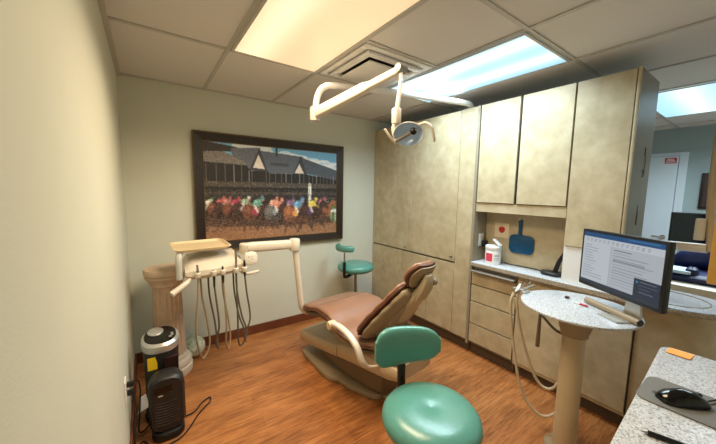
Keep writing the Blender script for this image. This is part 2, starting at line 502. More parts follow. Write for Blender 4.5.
for a in (.0, ):
    for k in range(4):
        p, q = oc[k], oc[(k + 1) % 4]; tube(b, [(p[0], -.038, p[1]), (q[0], -.038, q[1])], .006, 6, 0)
        p, q = ic[k], ic[(k + 1) % 4]; tube(b, [(p[0], -.026, p[1]), (q[0], -.026, q[1])], .004, 6, 0)
obj('gilt_edge', b, 'gilt', t, 'thin gold line along the frame edges')

P = Paint(330, 220, (.15, .12, .11))
P.rect(0, 1, 0, .3, (.42, .66, .82))
rs = np.random.RandomState(5)
for k in range(90):
    x = rs.uniform(.42, 1); P.ell(x, .03 + .16 * (x - .4) + rs.uniform(.0, .10), rs.uniform(.02, .06), rs.uniform(.008, .028), (.88, .91, .94), .75)
P.rect(.18, .45, 0, .06, (.80, .83, .85))
P.poly([(0, .0), (.20, .035), (.27, .075), (.0, .10)], (.17, .14, .13))
P.poly([(.17, .05), (.37, .02), (.34, .26), (.27, .27), (.18, .12)], (.36, .38, .42))
P.poly([(.36, .05), (.70, .08), (.66, .30), (.40, .30)], (.33, .36, .41))
P.poly([(.66, .08), (1, .215), (1, .34), (.72, .27)], (.28, .31, .36))
P.noise(0, 1, .03, .3, .02)
P.rect(.478, .495, .0, .10, (.20, .21, .23)); P.rect(.44, .58, .17, .20, (.24, .26, .29))
P.poly([(0, .10), (.13, .09), (.27, .19), (.27, .22), (0, .20)], (.46, .44, .42)); P.noise(0, .27, .09, .21, .07)
P.poly([(.362, .02), (.29, .26), (.42, .28)], (.21, .22, .25)); P.poly([(.355, .09), (.315, .235), (.40, .245)], (.87, .84, .80))
P.poly([(.675, .07), (.61, .30), (.735, .30)], (.20, .21, .24)); P.poly([(.665, .16), (.625, .275), (.705, .275)], (.87, .84, .80))
P.poly([(0, .20), (.27, .215), (.30, .27), (.42, .27), (.44, .29), (.72, .28), (1, .34), (1, .52), (0, .52)], (.10, .085, .08))
for x in (.015, .075, .13, .185, .235, .285, .305, .405, .43, .475, .52, .555, .60, .665, .70, .745, .775, .81, .845, .875, .905, .935, .965):
    P.rect(x, x + .0045, .215 if x < .25 else .27 + .06 * max(0, x - .7), .43, (.55, .52, .49))
P.rect(0, 1, .385, .44, (.27, .24, .21)); P.rect(0, 1, .49, .52, (.25, .21, .18))
for k in range(1500):
    x, y = rs.rand(), rs.choice([rs.uniform(.38, .44), rs.uniform(.46, .53)])
    c = rs.uniform(.15, .66); P.rect(x, x + .004, y, y + .008, (c, c * .92, c * .85), .6)
P.rect(0, 1, .53, .66, (.14, .12, .11)); P.noise(0, 1, .26, .66, .03)
P.rect(.0, .34, .545, .552, (.40, .36, .32)); P.rect(.78, 1, .56, .568, (.42, .42, .42)); P.rect(.8, 1, .60, .615, (.55, .56, .56))
P.rect(.88, 1, .64, .87, (.36, .46, .22)); P.rect(.84, 1, .70, .735, (.86, .86, .85))
for x in (.90, .945, .985): P.rect(x, x + .008, .72, .85, (.86, .86, .84))
P.rect(.738, .766, .40, .62, (.90, .90, .88)); P.ell(.752, .40, .014, .025, (.70, .70, .66)); P.rect(.7495, .7535, .44, .62, (.6, .6, .6))
P.poly([(0, .74), (1, .86), (1, 1), (0, 1)], (.60, .39, .24))
P.poly([(0, .62), (.9, .66), (.95, .90), (0, .84)], (.30, .19, .14)); P.rect(0, 1, .87, 1, (.63, .42, .26))
P.noise(0, 1, .62, 1, .07, 2, 1)
def horse(x, y, s, coat, silk, cap_, cloth):
    dk = tuple(c * .55 for c in coat); lg = tuple(c * .45 + .06 for c in coat)
    for lx, a in ((-.05, -.5), (-.03, .5), (.035, -.6), (.055, .7)):
        P.line((x + lx * s, y + .05 * s), (x + (lx + .03 * a) * s, y + .11 * s), .012 * s, lg)
        P.line((x + (lx + .03 * a) * s, y + .11 * s), (x + (lx + .005 + .06 * a) * s, y + .165 * s), .008 * s, lg)
    P.line((x - .07 * s, y - .02 * s), (x - .105 * s, y + .08 * s), .013 * s, (.12, .08, .06))
    P.ell(x, y + .015 * s, .07 * s, .066 * s, coat, rot=-.05); P.ell(x - .05 * s, y, .034 * s, .07 * s, coat)
    P.ell(x + .052 * s, y + .01 * s, .033 * s, .068 * s, coat); P.ell(x + .01, y + .055 * s, .05 * s, .026 * s, dk, .6)
    P.ell(x - .05 * s, y - .02 * s, .016 * s, .028 * s, tuple(min(1, c * 1.35) for c in coat), .6)
    P.line((x + .055 * s, y - .01 * s), (x + .098 * s, y - .085 * s), .034 * s, coat)
    P.line((x + .095 * s, y - .088 * s), (x + .124 * s, y - .035 * s), .02 * s, coat)
    P.line((x + .055 * s, y - .05 * s), (x + .088 * s, y - .108 * s), .009 * s, (.1, .06, .04))
    P.ell(x - .008 * s, y + .0 * s, .022 * s, .032 * s, cloth)
    P.ell(x + .005 * s, y - .078 * s, .027 * s, .036 * s, silk, rot=.3); P.line((x + .02 * s, y - .075 * s), (x + .055 * s, y - .045 * s), .011 * s, silk)
    P.ell(x - .004 * s, y - .09 * s, .009 * s, .015 * s, tuple(min(1, c * 1.35 + .1) for c in silk), .7)
    P.line((x - .010 * s, y - .055 * s), (x + .008 * s, y + .0 * s), .013 * s, (.88, .86, .83))
    P.ell(x + .034 * s, y - .122 * s, .012 * s, .022 * s, cap_); P.ell(x + .038 * s, y - .102 * s, .007 * s, .011 * s, (.75, .56, .45))
bay, dkb, chs, gry = (.46, .24, .15), (.26, .15, .12), (.62, .33, .17), (.38, .37, .37)
for a in ((.02, .66, .80, dkb, (.80, .80, .74), (.3, .5, .3), (.6, .6, .6)), (.09, .665, .9, bay, (.76, .30, .30), (.8, .35, .33), (.6, .2, .2)),
          (.13, .66, .85, dkb, (.76, .38, .36), (.7, .35, .35), (.7, .7, .6)), (.185, .675, .95, bay, (.68, .16, .28), (.75, .2, .3), (.5, .1, .15)),
          (.25, .67, .95, dkb, (.52, .62, .50), (.85, .85, .8), (.7, .7, .7)), (.335, .705, 1.2, bay, (.36, .62, .56), (.3, .55, .62), (.70, .18, .30)),
          (.45, .69, 1.05, dkb, (.90, .55, .45), (.88, .5, .42), (.35, .4, .42)), (.485, .715, 1.15, gry, (.86, .47, .36), (.9, .55, .45), (.55, .6, .6)),
          (.58, .69, 1.0, dkb, (.46, .32, .52), (.45, .3, .55), (.5, .5, .5)), (.85, .70, 1.15, chs, (.62, .26, .34), (.66, .25, .3), (.5, .2, .3)),
          (.645, .735, 1.34, chs, (.32, .56, .78), (.35, .58, .78), (.93, .60, .22)), (.765, .72, 1.2, dkb, (.92, .80, .22), (.92, .82, .2), (.35, .2, .45))):
    horse(*a)
jy, jx = np.mgrid[0:P.h, 0:P.w]
jm = P.Y > .5
P.a = P.a[np.clip(jy + P.r.randint(-2, 3, jy.shape) * jm, 0, P.h - 1), np.clip(jx + P.r.randint(-2, 3, jy.shape) * jm, 0, P.w - 1)]
a0 = P.a.copy()
for dx_, dy_ in ((1, 0), (-1, 0), (0, 1), (0, -1)): P.a += .5 * np.roll(np.roll(a0, dx_, 1), dy_, 0)
P.a /= 3.
for k in range(900):
    x, y = rs.uniform(0, .92), rs.uniform(.76, .90); c = rs.uniform(.22, .5); P.ell(x, y, rs.uniform(.003, .010), rs.uniform(.003, .009), (c * 1.15, c * .76, c * .54), .45)
gm = P.a.mean(2, keepdims=True); lo = (P.Y > .5)[:, :, None]
P.a = np.where(lo, gm + (P.a - gm) * .74, P.a)
P.noise(0, 1, 0, 1, .035); P.noise(0, 1, .5, .9, .05, 2, 2); P.a = P.a * 1.04 + .015
raster('print', P.a, (px0 + w, -.024, pz1 - w), (px1 - px0 - 2 * w, 0, 0), (0, 0, -(pz1 - pz0 - 2 * w)), 'print', t)

# ------------------------------------------------------------------ cabinets
XC = 2.52
def door(parent, y0, y1, z0, z1, name='door', x=XC, th=.02, gap=.0025):
    return obj(name, B(x, x + th, y0 + gap, y1 - gap, z0 + gap, z1 - gap, .0015, 1), 'lam', parent)
def knob(parent, y, z, x=XC):
    return obj('knob', lathe(N(), [(.006, 0), (.005, .012), (.012, .016), (.012, .024), (.008, .028)], (x, y, z), 14, (-1, 0, 0)), 'steel', parent)
t = T('tall_storage_cabinet', (2.75, -.72, 0), 'floor to ceiling beige laminate cabinet against the back corner', 'cabinet')
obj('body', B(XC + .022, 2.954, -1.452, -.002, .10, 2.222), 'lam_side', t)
obj('toe_kick', B(XC + .05, 2.95, -1.45, -.015, 0, .10), 'toe', t, 'dark brown recessed plinth')
d1 = door(t, -.64, -.004, .825, 2.228); d2 = door(t, -1.27, -.64, .825, 2.228)
knob(d1, -.68 + .07, .865); knob(d2, -1.235, .875)
door(t, -.565, -.004, .125, .81); door(t, -.93, -.565, .125, .81); door(t, -1.27, -.93, .125, .81)
obj('filler_panel', B(XC, XC + .022, -1.432, -1.272, .125, 2.228), 'lam', t)
obj('end_panel', B(XC - .002, 2.71, -1.458, -1.434, .09, 2.232), 'lam_edge', t, 'grey edged end panel')

t = T('wall_cabinet', (2.75, -1.81, 1.31), 'upper wall cabinet with two beige doors over the open niche', 'cabinet')
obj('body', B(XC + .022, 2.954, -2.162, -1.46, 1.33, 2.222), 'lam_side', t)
door(t, -1.797, -1.466, 1.402, 2.232); door(t, -2.160, -1.812, 1.402, 2.232)
obj('valance', B(XC + .012, XC + .032, -2.162, -1.46, 1.322, 1.398, .001, 1), 'lam', t)
obj('stile', B(XC + .014, XC + .034, -1.815, -1.795, 1.398, 2.22), 'charcoal', t, 'dark gap strip between the doors')
obj('back_panel', B(2.71, 2.73, -2.162, -1.46, .875, 1.33), 'lam', t)

t = T('tall_wall_cabinet', (2.73, -2.32, 1.125), 'taller upper cabinet at the end of the run, behind the monitor', 'cabinet')
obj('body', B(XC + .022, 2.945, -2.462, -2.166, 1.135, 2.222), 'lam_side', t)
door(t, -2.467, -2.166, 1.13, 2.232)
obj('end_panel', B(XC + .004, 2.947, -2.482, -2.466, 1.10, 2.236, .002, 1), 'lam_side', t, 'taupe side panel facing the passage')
obj('edge_band', B(XC - .001, XC + .022, -2.484, -2.469, 1.10, 2.236, .003, 2), 'lam', t)
for (xx, z, hh) in ((2.79, 1.77, .055), (2.785, 1.63, .05), (2.76, 1.36, .13)):
    o = obj('slot', B(xx - .011, xx + .011, -2.4835, -2.481, z - hh / 2, z + hh / 2, .001, 1), 'gloss_black', t, 'dark slot in the side panel')
obj('slot_rod', tube(N(), [(2.79, -2.488, 1.75), (2.785, -2.488, 1.62)], .003, 6, 0), 'steel', t)
obj('support_panel', B(XC + .012, 2.73, -2.466, -2.166, .872, 1.13), 'white', t, 'white panel between worktop and cabinet')

t = T('drawer_cabinet', (2.7, -1.67, 0), 'base cabinet of four beige drawers under the niche worktop', 'cabinet')
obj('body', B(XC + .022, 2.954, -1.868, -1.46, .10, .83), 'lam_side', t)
obj('toe_kick', B(XC + .05, 2.95, -1.868, -1.46, 0, .10), 'toe', t, 'dark brown recessed plinth')
for z0, z1 in ((.665, .775), (.51, .66), (.30, .505), (.125, .295)):
    door(t, -1.866, -1.463, z0, z1, 'drawer')
obj('pull_rail', box(B(XC - .045, XC - .02, -1.862, -1.475, .788, .802, .004), XC - .02, XC + .022, -1.86, -1.48, .79, .80, .002), 'silver', t, 'long grey rail under the worktop edge')

t = T('base_cabinet', (2.72, -2.5, 0), 'wide beige base cabinet with rounded end below the monitor', 'cabinet')
def endshape(inset, y1):
    """outline of the peninsula: straight front and back with a round free end"""
    r = .225 - inset; cx, cy = 2.722, -2.70
    o = [(cx - r, y1)]
    for k in range(19):
        a = PI + PI * k / 18; o.append((cx + r * math.cos(a), cy + (r + .02) * math.sin(a)))
    o.append((cx + r, y1)); return o
obj('body', prism(N(), endshape(.035, -1.872), .10, .835), 'lam', t)
obj('toe_kick', prism(N(), endshape(.085, -1.872), 0, .10), 'toe', t, 'dark brown recessed plinth')
door(t, -2.578, -1.872, .125, .80, 'door', XC - .0, .016)
obj('seam_strip', B(XC + .002, XC + .03, -2.584, -2.578, .12, .82), 'charcoal', t)

t = T('worktop', (2.7, -2.2, .87), 'long pale speckled worktop with rounded free end along the cabinets', 'worktop')
wp = [(2.492, -1.4605)] + endshape(-.005, -2.4)
wp = [(2.49, -1.4605)] + [(x if not (abs(y + 2.4) < 1e-6) else (2.49 if x < 2.7 else 2.952), y) for x, y in endshape(-.007, -2.4)] + [(2.952, -1.4605)]
obj('slab', prism(N(), wp, .838, .869, .003), 'counter_edge', t, 'beige speckled edge')
wp2 = [(2.7215 + (x - 2.7215) * .994, -2.2 + (y + 2.2) * .998) for x, y in wp]
obj('surface', prism(N(), wp2, .869, .8712, .001, 1), 'counter', t)
obj('rim', tube(N(), [(2.722 + .17 * math.cos(PI + PI * k / 12), -2.66 + .19 * math.sin(PI + PI * k / 12), .872) for k in range(13)], .004, 6, 3), 'counter_edge', t)

# ------------------------------------------------------------------ niche items
t = T('wipes_canister', (2.595, -1.61, .8715), 'white wipes canister with pink label and open lid in the niche', 'canister')
ct = Vector((2.595, -1.61, .8715))
obj('body', lathe(N(), [(.06, 0), (.063, .004), (.063, .125), (.06, .13)], ct, 32), 'white', t)
obj('cap', lathe(N(), [(.065, .128), (.066, .132), (.066, .155), (.06, .162), (.0, .163)], ct, 32), 'white', t)
def wrap(bm, c, r, a0, a1, z0, z1, n=12):
    rs_ = []
    for k in range(n + 1):
        a = a0 + (a1 - a0) * k / n; d = Vector((math.cos(a), math.sin(a), 0))
        rs_.append([c + d * r + Vector((0, 0, z0)), c + d * r + Vector((0, 0, z1)), c + d * (r + .0006) + Vector((0, 0, z1)), c + d * (r + .0006) + Vector((0, 0, z0))])
    return rings(bm, rs_)
lab = obj('label', wrap(N(), ct, .0632, math.radians(150), math.radians(205), .03, .10), 'pink', t, 'pink label panel')
b = N()
for z in (.085, .075, .055): wrap(b, ct, .0633, math.radians(215), math.radians(258), z, z + .004)
for k in range(3): wrap(b, ct, .0633, math.radians(218 + k * 14), math.radians(223 + k * 14), .04, .048, 3)
obj('label_print', b, 'lam_edge', t, 'small grey print on the canister')
lm = Matrix.Translation((2.60, -1.640, 1.062)) @ Matrix.Rotation(math.radians(38), 4, 'X')
obj('lid', prism(N(), rrect(.05, .085, .012), -.003, .003, .001, 1, mtx=lm), 'white', t, 'flip lid standing open')

t = T('paper_note', (2.7085, -1.595, 1.16), 'square cream paper note with red blot on the niche back panel', 'note')
obj('sheet', B(2.7075, 2.7095, -1.675, -1.545, 1.095, 1.225), 'paper', t)
obj('red_motif', lathe(N(), [(.0, 0), (.026, 0), (.029, .0005), (.0, .0007)], (2.7074, -1.612, 1.165), 20, (-1, 0, 0), lambda a, i: 1 + .05 * math.sin(3 * a)), 'red', t, 'red round motif')

t = T('hand_mirror', (2.705, -1.775, 1.02), 'blue handled mirror hanging on the niche back panel', 'hand mirror')
ry = Matrix.Translation((2.706, -1.775, 1.075)) @ Matrix.Rotation(-PI / 2, 4, 'Y') @ Matrix.Rotation(PI / 2, 4, 'Z')
mm = Matrix(((0, 0, -1, 2.707), (1, 0, 0, -1.79), (0, 1, 0, 1.06), (0, 0, 0, 1)))
obj('paddle', prism(N(), [(x * (1 + .0 * y), y) for x, y in rrect(.205, .16, .045, 6)], 0, .012, .004, 2, mtx=mm), 'blue', t)
mh = Matrix(((0, 0, -1, 2.707), (1, 0, 0, -1.775), (0, 1, 0, 1.195), (0, 0, 0, 1)))
obj('handle', prism(N(), rrect(.03, .15, .013, 5), 0, .013, .004, 2, mtx=mh), 'blue', t)
o = obj('mirror_hook', box(lathe(N(), [(.012, 0), (.012, .004), (.004, .006), (.004, .022), (.0, .022)], (2.7095, -1.772, 1.268), 12, (-1, 0, 0)), 2.685, 2.691, -1.776, -1.768, 1.262, 1.28, .001, 1), 'white')
mark(o, 'small white hook holding the blue hand mirror', 'hook')

t = T('desk_phone_stand', (2.64, -2.07, .8715), 'black base with slanting arm on the worktop beside the white panel', 'stand')
obj('base', prism(N(), [(2.645 + x, -2.06 + y) for x, y in rrect(.11, .15, .05, 6)], .8715, .90, .01, 3), 'charcoal', t)
obj('arm', tube(N(), [(2.66, -2.075, .895), (2.665, -2.10, .99), (2.662, -2.155, 1.10)], [.017, .015, .011], 10), 'black', t)
o = obj('cable', tube(N(), [(2.695, -1.66, .877), (2.68, -1.73, .878), (2.695, -1.80, .877), (2.69, -1.93, .878), (2.66, -2.0, .88)], .004, 6), 'black')
mark(o, 'thin black cable lying along the back of the niche worktop', 'cable')

def outlet(loc, nx, label, extra=0):
    t = T('wall_outlet', loc, label, 'outlet', 'wall outlets')
    x, y, z = loc
    if nx == 'x':
        obj('plate', B(x, x + .006, y - .036, y + .036, z - .058, z + .058, .002, 1), 'white', t)
        for dz in (-.022, .022): obj('socket', B(x + .005, x + .008, y - .016, y + .016, z + dz - .014, z + dz + .014, .001, 1), 'cream', t)
    else:
        obj('plate', B(x - .036, x + .036, y - .006, y, z - .058, z + .058, .002, 1), 'white', t)
        for dz in (-.022, .022): obj('socket', B(x - .016, x + .016, y - .008, y - .005, z + dz - .014, z + dz + .014, .001, 1), 'cream', t)
    return t
outlet((2.635, -1.4585, 1.06), 'y', 'white wall outlet on the side of the niche')
t = T('plug_adapter', (2.655, -1.48, 1.02), 'black plug with cord in the niche outlet', 'plug')
obj('plug_body', B(2.63, 2.685, -1.505, -1.467, 1.0, 1.055, .008), 'black', t)
obj('cord', tube(N(), [(2.665, -1.49, 1.0), (2.67, -1.50, .93), (2.69, -1.52, .88), (2.692, -1.62, .877)], .004, 6), 'black', t)

outlet((0, -1.13, .43), 'x', 'white wall outlet low on the left wall with two plugs')

# ------------------------------------------------------------------ pedestal, ball, heaters
pc = Vector((.240, -.295, 0))
t = T('plaster_column', pc, 'fluted plaster column pedestal in the back left corner', 'pedestal')
sq = lambda a, i: 1 / max(abs(math.cos(a)), abs(math.sin(a))) ** .35
obj('base', lathe(N(), [(.15, 0), (.155, .01), (.155, .06), (.145, .07), (.15, .085), (.152, .1), (.145, .12), (.125, .13), (.125, .145), (.12, .16)], pc, 40), 'plaster_w', t)
obj('shaft', lathe(N(), [(.116, .155), (.112, .18), (.104, .45), (.098, .70), (.1, .735)], pc, 160, fl=lambda a, i: 1 - .14 * abs(math.sin(a * 9)) ** .7), 'plaster', t)
obj('capital', lathe(N(), [(.1, .73), (.112, .74), (.112, .755), (.118, .765), (.135, .79), (.143, .80), (.143, .815), (.14, .818), (.148, .825), (.15, .86), (.145, .87), (0, .871)], pc, 40), 'plaster', t)

o = obj('ceramic_ball', lathe(N(), [(.09 * math.sin(PI * k / 20), .09 - .09 * math.cos(PI * k / 20)) for k in range(21)], (.425, -.135, .0), 32), 'ball')
mark(o, 'mottled white and green ball on the floor beside the column', 'ball')

hc = Vector((.172, -.775, 0))
t = T('tower_heater', hc, 'tall black tower heater with silver top in front of the column', 'heater')
def rr3(w, h, r, z, c, rot=0, tilt=0.):
    o = []
    for x, y in rrect(w, h, r, 6):
        o.append(Vector((c.x + x * math.cos(rot) - y * math.sin(rot), c.y + x * math.sin(rot) + y * math.cos(rot), z + tilt * y)))
    return o
obj('foot', rings(N(), [rr3(.21, .21, .1, .0, hc), rr3(.21, .21, .1, .02, hc), rr3(.2, .2, .09, .03, hc)]), 'black', t)
obj('body', rings(N(), [rr3(.185, .19, .08, .03, hc), rr3(.185, .19, .08, .30, hc), rr3(.196, .2, .085, .475, hc, 0, .12)]), 'charcoal', t)
obj('silver_collar', rings(N(), [rr3(.2, .204, .086, .472, hc, 0, .12), rr3(.208, .21, .09, .49, hc, 0, .14), rr3(.206, .208, .09, .522, hc, 0, .2), rr3(.18, .18, .08, .535, hc, 0, .2)]), 'silver', t, 'silver collar around the top')
obj('control_top', rings(N(), [rr3(.178, .178, .08, .533, hc, 0, .2), rr3(.17, .17, .076, .541, hc, 0, .2)]), 'gloss_black', t)
dl = obj('dial', lathe(N(), [(.045, 0), (.045, .006), (.035, .012), (0, .013)], (hc.x - .025, hc.y + .03, .548), 24, (0, -.2, 1)), 'silver', t, 'round silver dial')
for k in range(4):
    a = -.9 + k * .6
    obj('button', lathe(N(), [(.009, 0), (.008, .004), (0, .005)], (hc.x + .03 + .035 * math.cos(a), hc.y - .025 + .04 * math.sin(a), .537), 10, (0, -.2, 1)), 'silver', t)
obj('sticker', B(hc.x - .075, hc.x - .025, hc.y - .0965, hc.y - .0945, .36, .44), 'yellow', t, 'yellow warning sticker')
obj('front_grille', B(hc.x + .015, hc.x + .088, hc.y - .085, hc.y - .082 - .018, .06, .42, .006), 'maroon', t, 'dark maroon grille panel')

sc_ = Vector((.185, -.985, 0))
t = T('fan_heater', sc_, 'small black fan heater on the floor in front of the tower heater', 'heater')
def hring(y, sh):
    o = []
    for x, z in rrect(.185 - sh * 2, .345 - sh * 2, .07 - sh * .6, 7): o.append(Vector((sc_.x + x, y, .215 + z)))
    return o
obj('shell', rings(N(), [hring(-.915, .03), hring(-.925, .008), hring(-.96, 0), hring(-1.03, 0), hring(-1.048, .012)]), 'charcoal', t)
obj('stand', prism(N(), [(sc_.x + x, sc_.y + y) for x, y in rrect(.17, .17, .06, 6)], 0, .05, .012, 2), 'black', t)
b = N()
for k in range(9): tube(b, [(sc_.x - .06, -1.047, .10 + k * .017), (sc_.x, -1.0472, .094 + k * .017), (sc_.x + .06, -1.047, .10 + k * .017)], .002, 6, 4)
obj('grille', b, 'charcoal', t)
obj('control_recess', B(sc_.x - .065, sc_.x + .03, -1.0505, -1.047, .30, .335, .001, 1), 'gloss_black', t)
obj('indicator', B(sc_.x - .045, sc_.x - .02, -1.0505, -1.0475, .277, .285, .001, 1), 'silver', t)

o = obj('heater_cord', tube(N(), [(.22, -.93, .02), (.33, -.90, .006), (.38, -.84, .006), (.44, -.80, .006), (.435, -.85, .006), (.36, -.93, .006), (.25, -1.08, .006), (.12, -1.10, .006), (.06, -1.0, .006), (.03, -1.04, .006), (.025, -1.10, .1), (.04, -1.13, .3), (.03, -1.13, .405)], .0045, 8), 'black')
mark(o, 'black power cord looping on the floor beside the fan heater', 'cord', 'heater power cords')
o = obj('heater_cord', tube(N(), [(.02, -1.12, .455), (.05, -1.10, .45), (.06, -1.04, .36), (.05, -1.0, .2), (.04, -.96, .05), (.07, -.90, .01), (.10, -.84, .01)], .0045, 8), 'black')
mark(o, 'black power cord hanging from the left wall outlet down to the tower heater', 'cord', 'heater power cords')
for z, lb in ((.455, 'upper black plug in the left wall outlet'), (.408, 'lower black plug in the left wall outlet')):
    o = obj('power_plug', B(.0085, .04, -1.143, -1.117, z - .012, z + .012, .004), 'black'); mark(o, lb, 'plug', 'plugs in the left wall outlet')
o = obj('white_plug', prism(N(), [(0, 0), (.02, .09), (.045, .1), (.06, .02)], 0, .003, 0, mtx=Matrix.Translation((.035, -.86, .10)) @ Matrix.Rotation(1.2, 4, 'X')), 'white')  # flat white cut-out standing for a white plug behind the heaters
mark(o, 'white plug by the wall behind the heaters', 'tag')

# ------------------------------------------------------------------ dental chair
O = Vector((1.43, -.68, 0)); CD = Vector((.10, -.995, 0)).normalized(); CL = Vector((.995, .10, 0)).normalized()
def W(s, tt, z): return O + CD * s + CL * tt + Vector((0, 0, z))
t = T('dental_chair', W(.7, 0, 0), 'brown vinyl dental chair with tan shell in the middle of the floor', 'dental chair', 'dental chairs')
CH = t
def interp(tab, s):
    for (a, b_) in zip(tab, tab[1:]):
        if s <= b_[0]:
            k = (s - a[0]) / (b_[0] - a[0]); k = k * k * (3 - 2 * k)
            return [u + (v - u) * k for u, v in zip(a[1:], b_[1:])]
    return list(tab[-1][1:])
prof = [(0, .500, .205, .025), (.03, .515, .235, .04), (.12, .548, .262, .045), (.32, .590, .272, .045), (.42, .588, .278, .045), (.60, .530, .285, .045), (.78, .495, .26, .045), (.88, .505, .22, .045), (.94, .53, .19, .04)]
def pad(bm, off, grow, th, s0=0., s1=.94, e=3.2):
    rs_ = []
    for k in range(31):
        s = s0 + (s1 - s0) * k / 30
        z, hw, _ = interp(prof, s); hw += grow
        tk = th * (1 if 0 < k < 30 else .35)
        if k in (0, 30): hw *= .94
        rs_.append([W(s, x, z + off - th + y + (.010 * (x / hw) ** 2 if off >= 0 else 0)) for x, y in sup(hw, tk, 28, e)])
    return rings(bm, rs_)
obj('seat', pad(N(), 0, 0, .034), 'leather', t, ang=60)
obj('welt', pad(N(), -.028, .009, .014), 'leather_dk', t, 'dark brown piped edge', ang=60)
obj('seat_shell', pad(N(), -.055, -.02, .028, .04, .92), 'taupe_dk', t, ang=60)
b = N()
for s0_ in (.30,):
    z_, hw_, _ = interp(prof, s0_); tube(b, [W(s0_, x * hw_ * .93, z_ + .002 + .010 * (x * .93) ** 2 - (.012 if abs(x) == 1 else 0)) for x in (-1, -.8, -.4, 0, .4, .8, 1)], .002, 6, 4)
obj('seat_seam', b, 'leather', t, 'thin sewn seam across the seat')
# backrest
th = math.radians(56); vb = CD * math.cos(th) + Vector((0, 0, math.sin(th))); nb = CD * math.sin(th) - Vector((0, 0, math.cos(th)))
B0 = W(.765, -.012, .508)
def K(v, w_, n): return B0 + vb * v + CL * w_ + nb * n
btab = [(0, .19), (.04, .245), (.10, .262), (.18, .245), (.27, .205), (.36, .16), (.44, .12), (.47, .085)]
def back(bm, n0, n1, grow, v0=0., v1=.47, crown=0.):
    rs_ = []
    for k in range(25):
        v = v0 + (v1 - v0) * k / 24; hw = interp(btab, v)[0] + grow
        if k in (0, 24): hw *= .9
        sh = (.3 if k in (0, 24) else 1)
        r1 = []
        for x, y in sup(hw, (n1 - n0) / 2 * sh, 28, 3.):
            cr = crown * (1 - (x / hw) ** 2) if y > 0 else 0
            r1.append(K(v, x, (n0 + n1) / 2 + y + cr))
        rs_.append(r1)
    return rings(bm, rs_)
obj('backrest', back(N(), -.045, -.005, .006), 'leather', t, ang=60)
obj('back_welt', back(N(), -.02, .01, .014, -.005, .475), 'leather_dk', t, 'dark brown piped edge', ang=60)
bs = obj('back_shell', back(N(), .0, .045, -.004, .0, .465, .03), 'taupe', t, 'tan plastic back shell', ang=60)
obj('headrest_slide', rings(N(), [[K(v, x * sc, .072 + y) for x, y in sup(.07, .028, 16, 3.5)] for v, sc in ((.20, .8), (.26, 1.), (.44, .9), (.52, .7))]), 'cream_dk', bs)
obj('spine_cover', rings(N(), [[K(v, x, .062 + y) for x, y in sup(hw, .03, 18, 3.)] for v, hw in ((.02, .12), (.15, .125), (.30, .09), (.38, .06))]), 'taupe', bs)
# headrest, tipped forward of the back
t2 = math.radians(60); vh = CD * math.cos(t2) + Vector((0, 0, math.sin(t2))); nh = CD * math.sin(t2) - Vector((0, 0, math.cos(t2)))
H0 = K(.485, .0, .01)
def HK(v, w_, n): return H0 + vh * v + CL * w_ + nh * n
def hpad(bm, n0, n1, g, v1=.165):
    rs_ = []
    for k in range(15):
        q = k / 14; v = v1 * q
        hw = (.115 + g) * max(.5, math.sin(PI * (.12 + .76 * q)) ** .45)
        sh = .4 if k in (0, 14) else 1
        rs_.append([HK(v - g + 2 * g * q, x, (n0 + n1) / 2 + y * sh - .03 * (x / .135) ** 2) for x, y in sup(hw, (n1 - n0) / 2, 24, 2.8)])
    return rings(bm, rs_)
hr = obj('headrest', hpad(N(), -.035, .012, 0), 'leather', t, ang=60)
obj('headrest_welt', hpad(N(), .0, .022, .008), 'leather_dk', hr, 'dark brown piped edge', ang=60)
obj('headrest_shell', hpad(N(), .016, .036, -.004), 'taupe', hr, 'tan plastic shell', ang=60)
obj('headrest_bracket', rings(N(), [[p0 + CL * x + nb * y for x, y in sup(w_, h_, 14, 3.5)] for p0, w_, h_ in ((K(.36, .0, .075), .05, .02), (K(.45, 0, .085), .055, .028), (HK(.04, 0, .07), .055, .03), (HK(.09, 0, .06), .045, .02), (HK(.12, 0, .045), .03, .012))]), 'cream_dk', hr)
obj('release_knob', lathe(N(), [(.022, 0), (.024, .02), (.018, .03), (0, .031)], HK(.07, .045, .07), 16, CL), 'taupe', hr)
# arm rests
def armrest(side):
    q = side
    pts = [W(.91, q * .21, .36), W(.905, q * .29, .385), W(.90, q * .335, .44), W(.865, q * .345, .515), W(.79, q * .345, .56), W(.69, q * .345, .582), W(.59, q * .34, .572)]
    rs_ = []
    path = smooth_path(pts, 6)
    for i, p in enumerate(path):
        a = path[max(0, i - 1)]; c = path[min(len(path) - 1, i + 1)]; tg = (c - a).normalized(); nn = tg.cross(CL).normalized()
        rs_.append([p + CL * x + nn * y for x, y in sup(.022, .016, 14, 2.8)])
    o = obj('armrest', rings(N(), rs_), 'cream', t, ang=50)
    obj('armrest_end', lathe(N(), [(.0, -.03), (.026, -.028), (.03, -.02), (.03, .02), (.026, .028), (0, .03)], W(.59, q * .34, .56), 18, CL), 'tray', o)
armrest(-1)
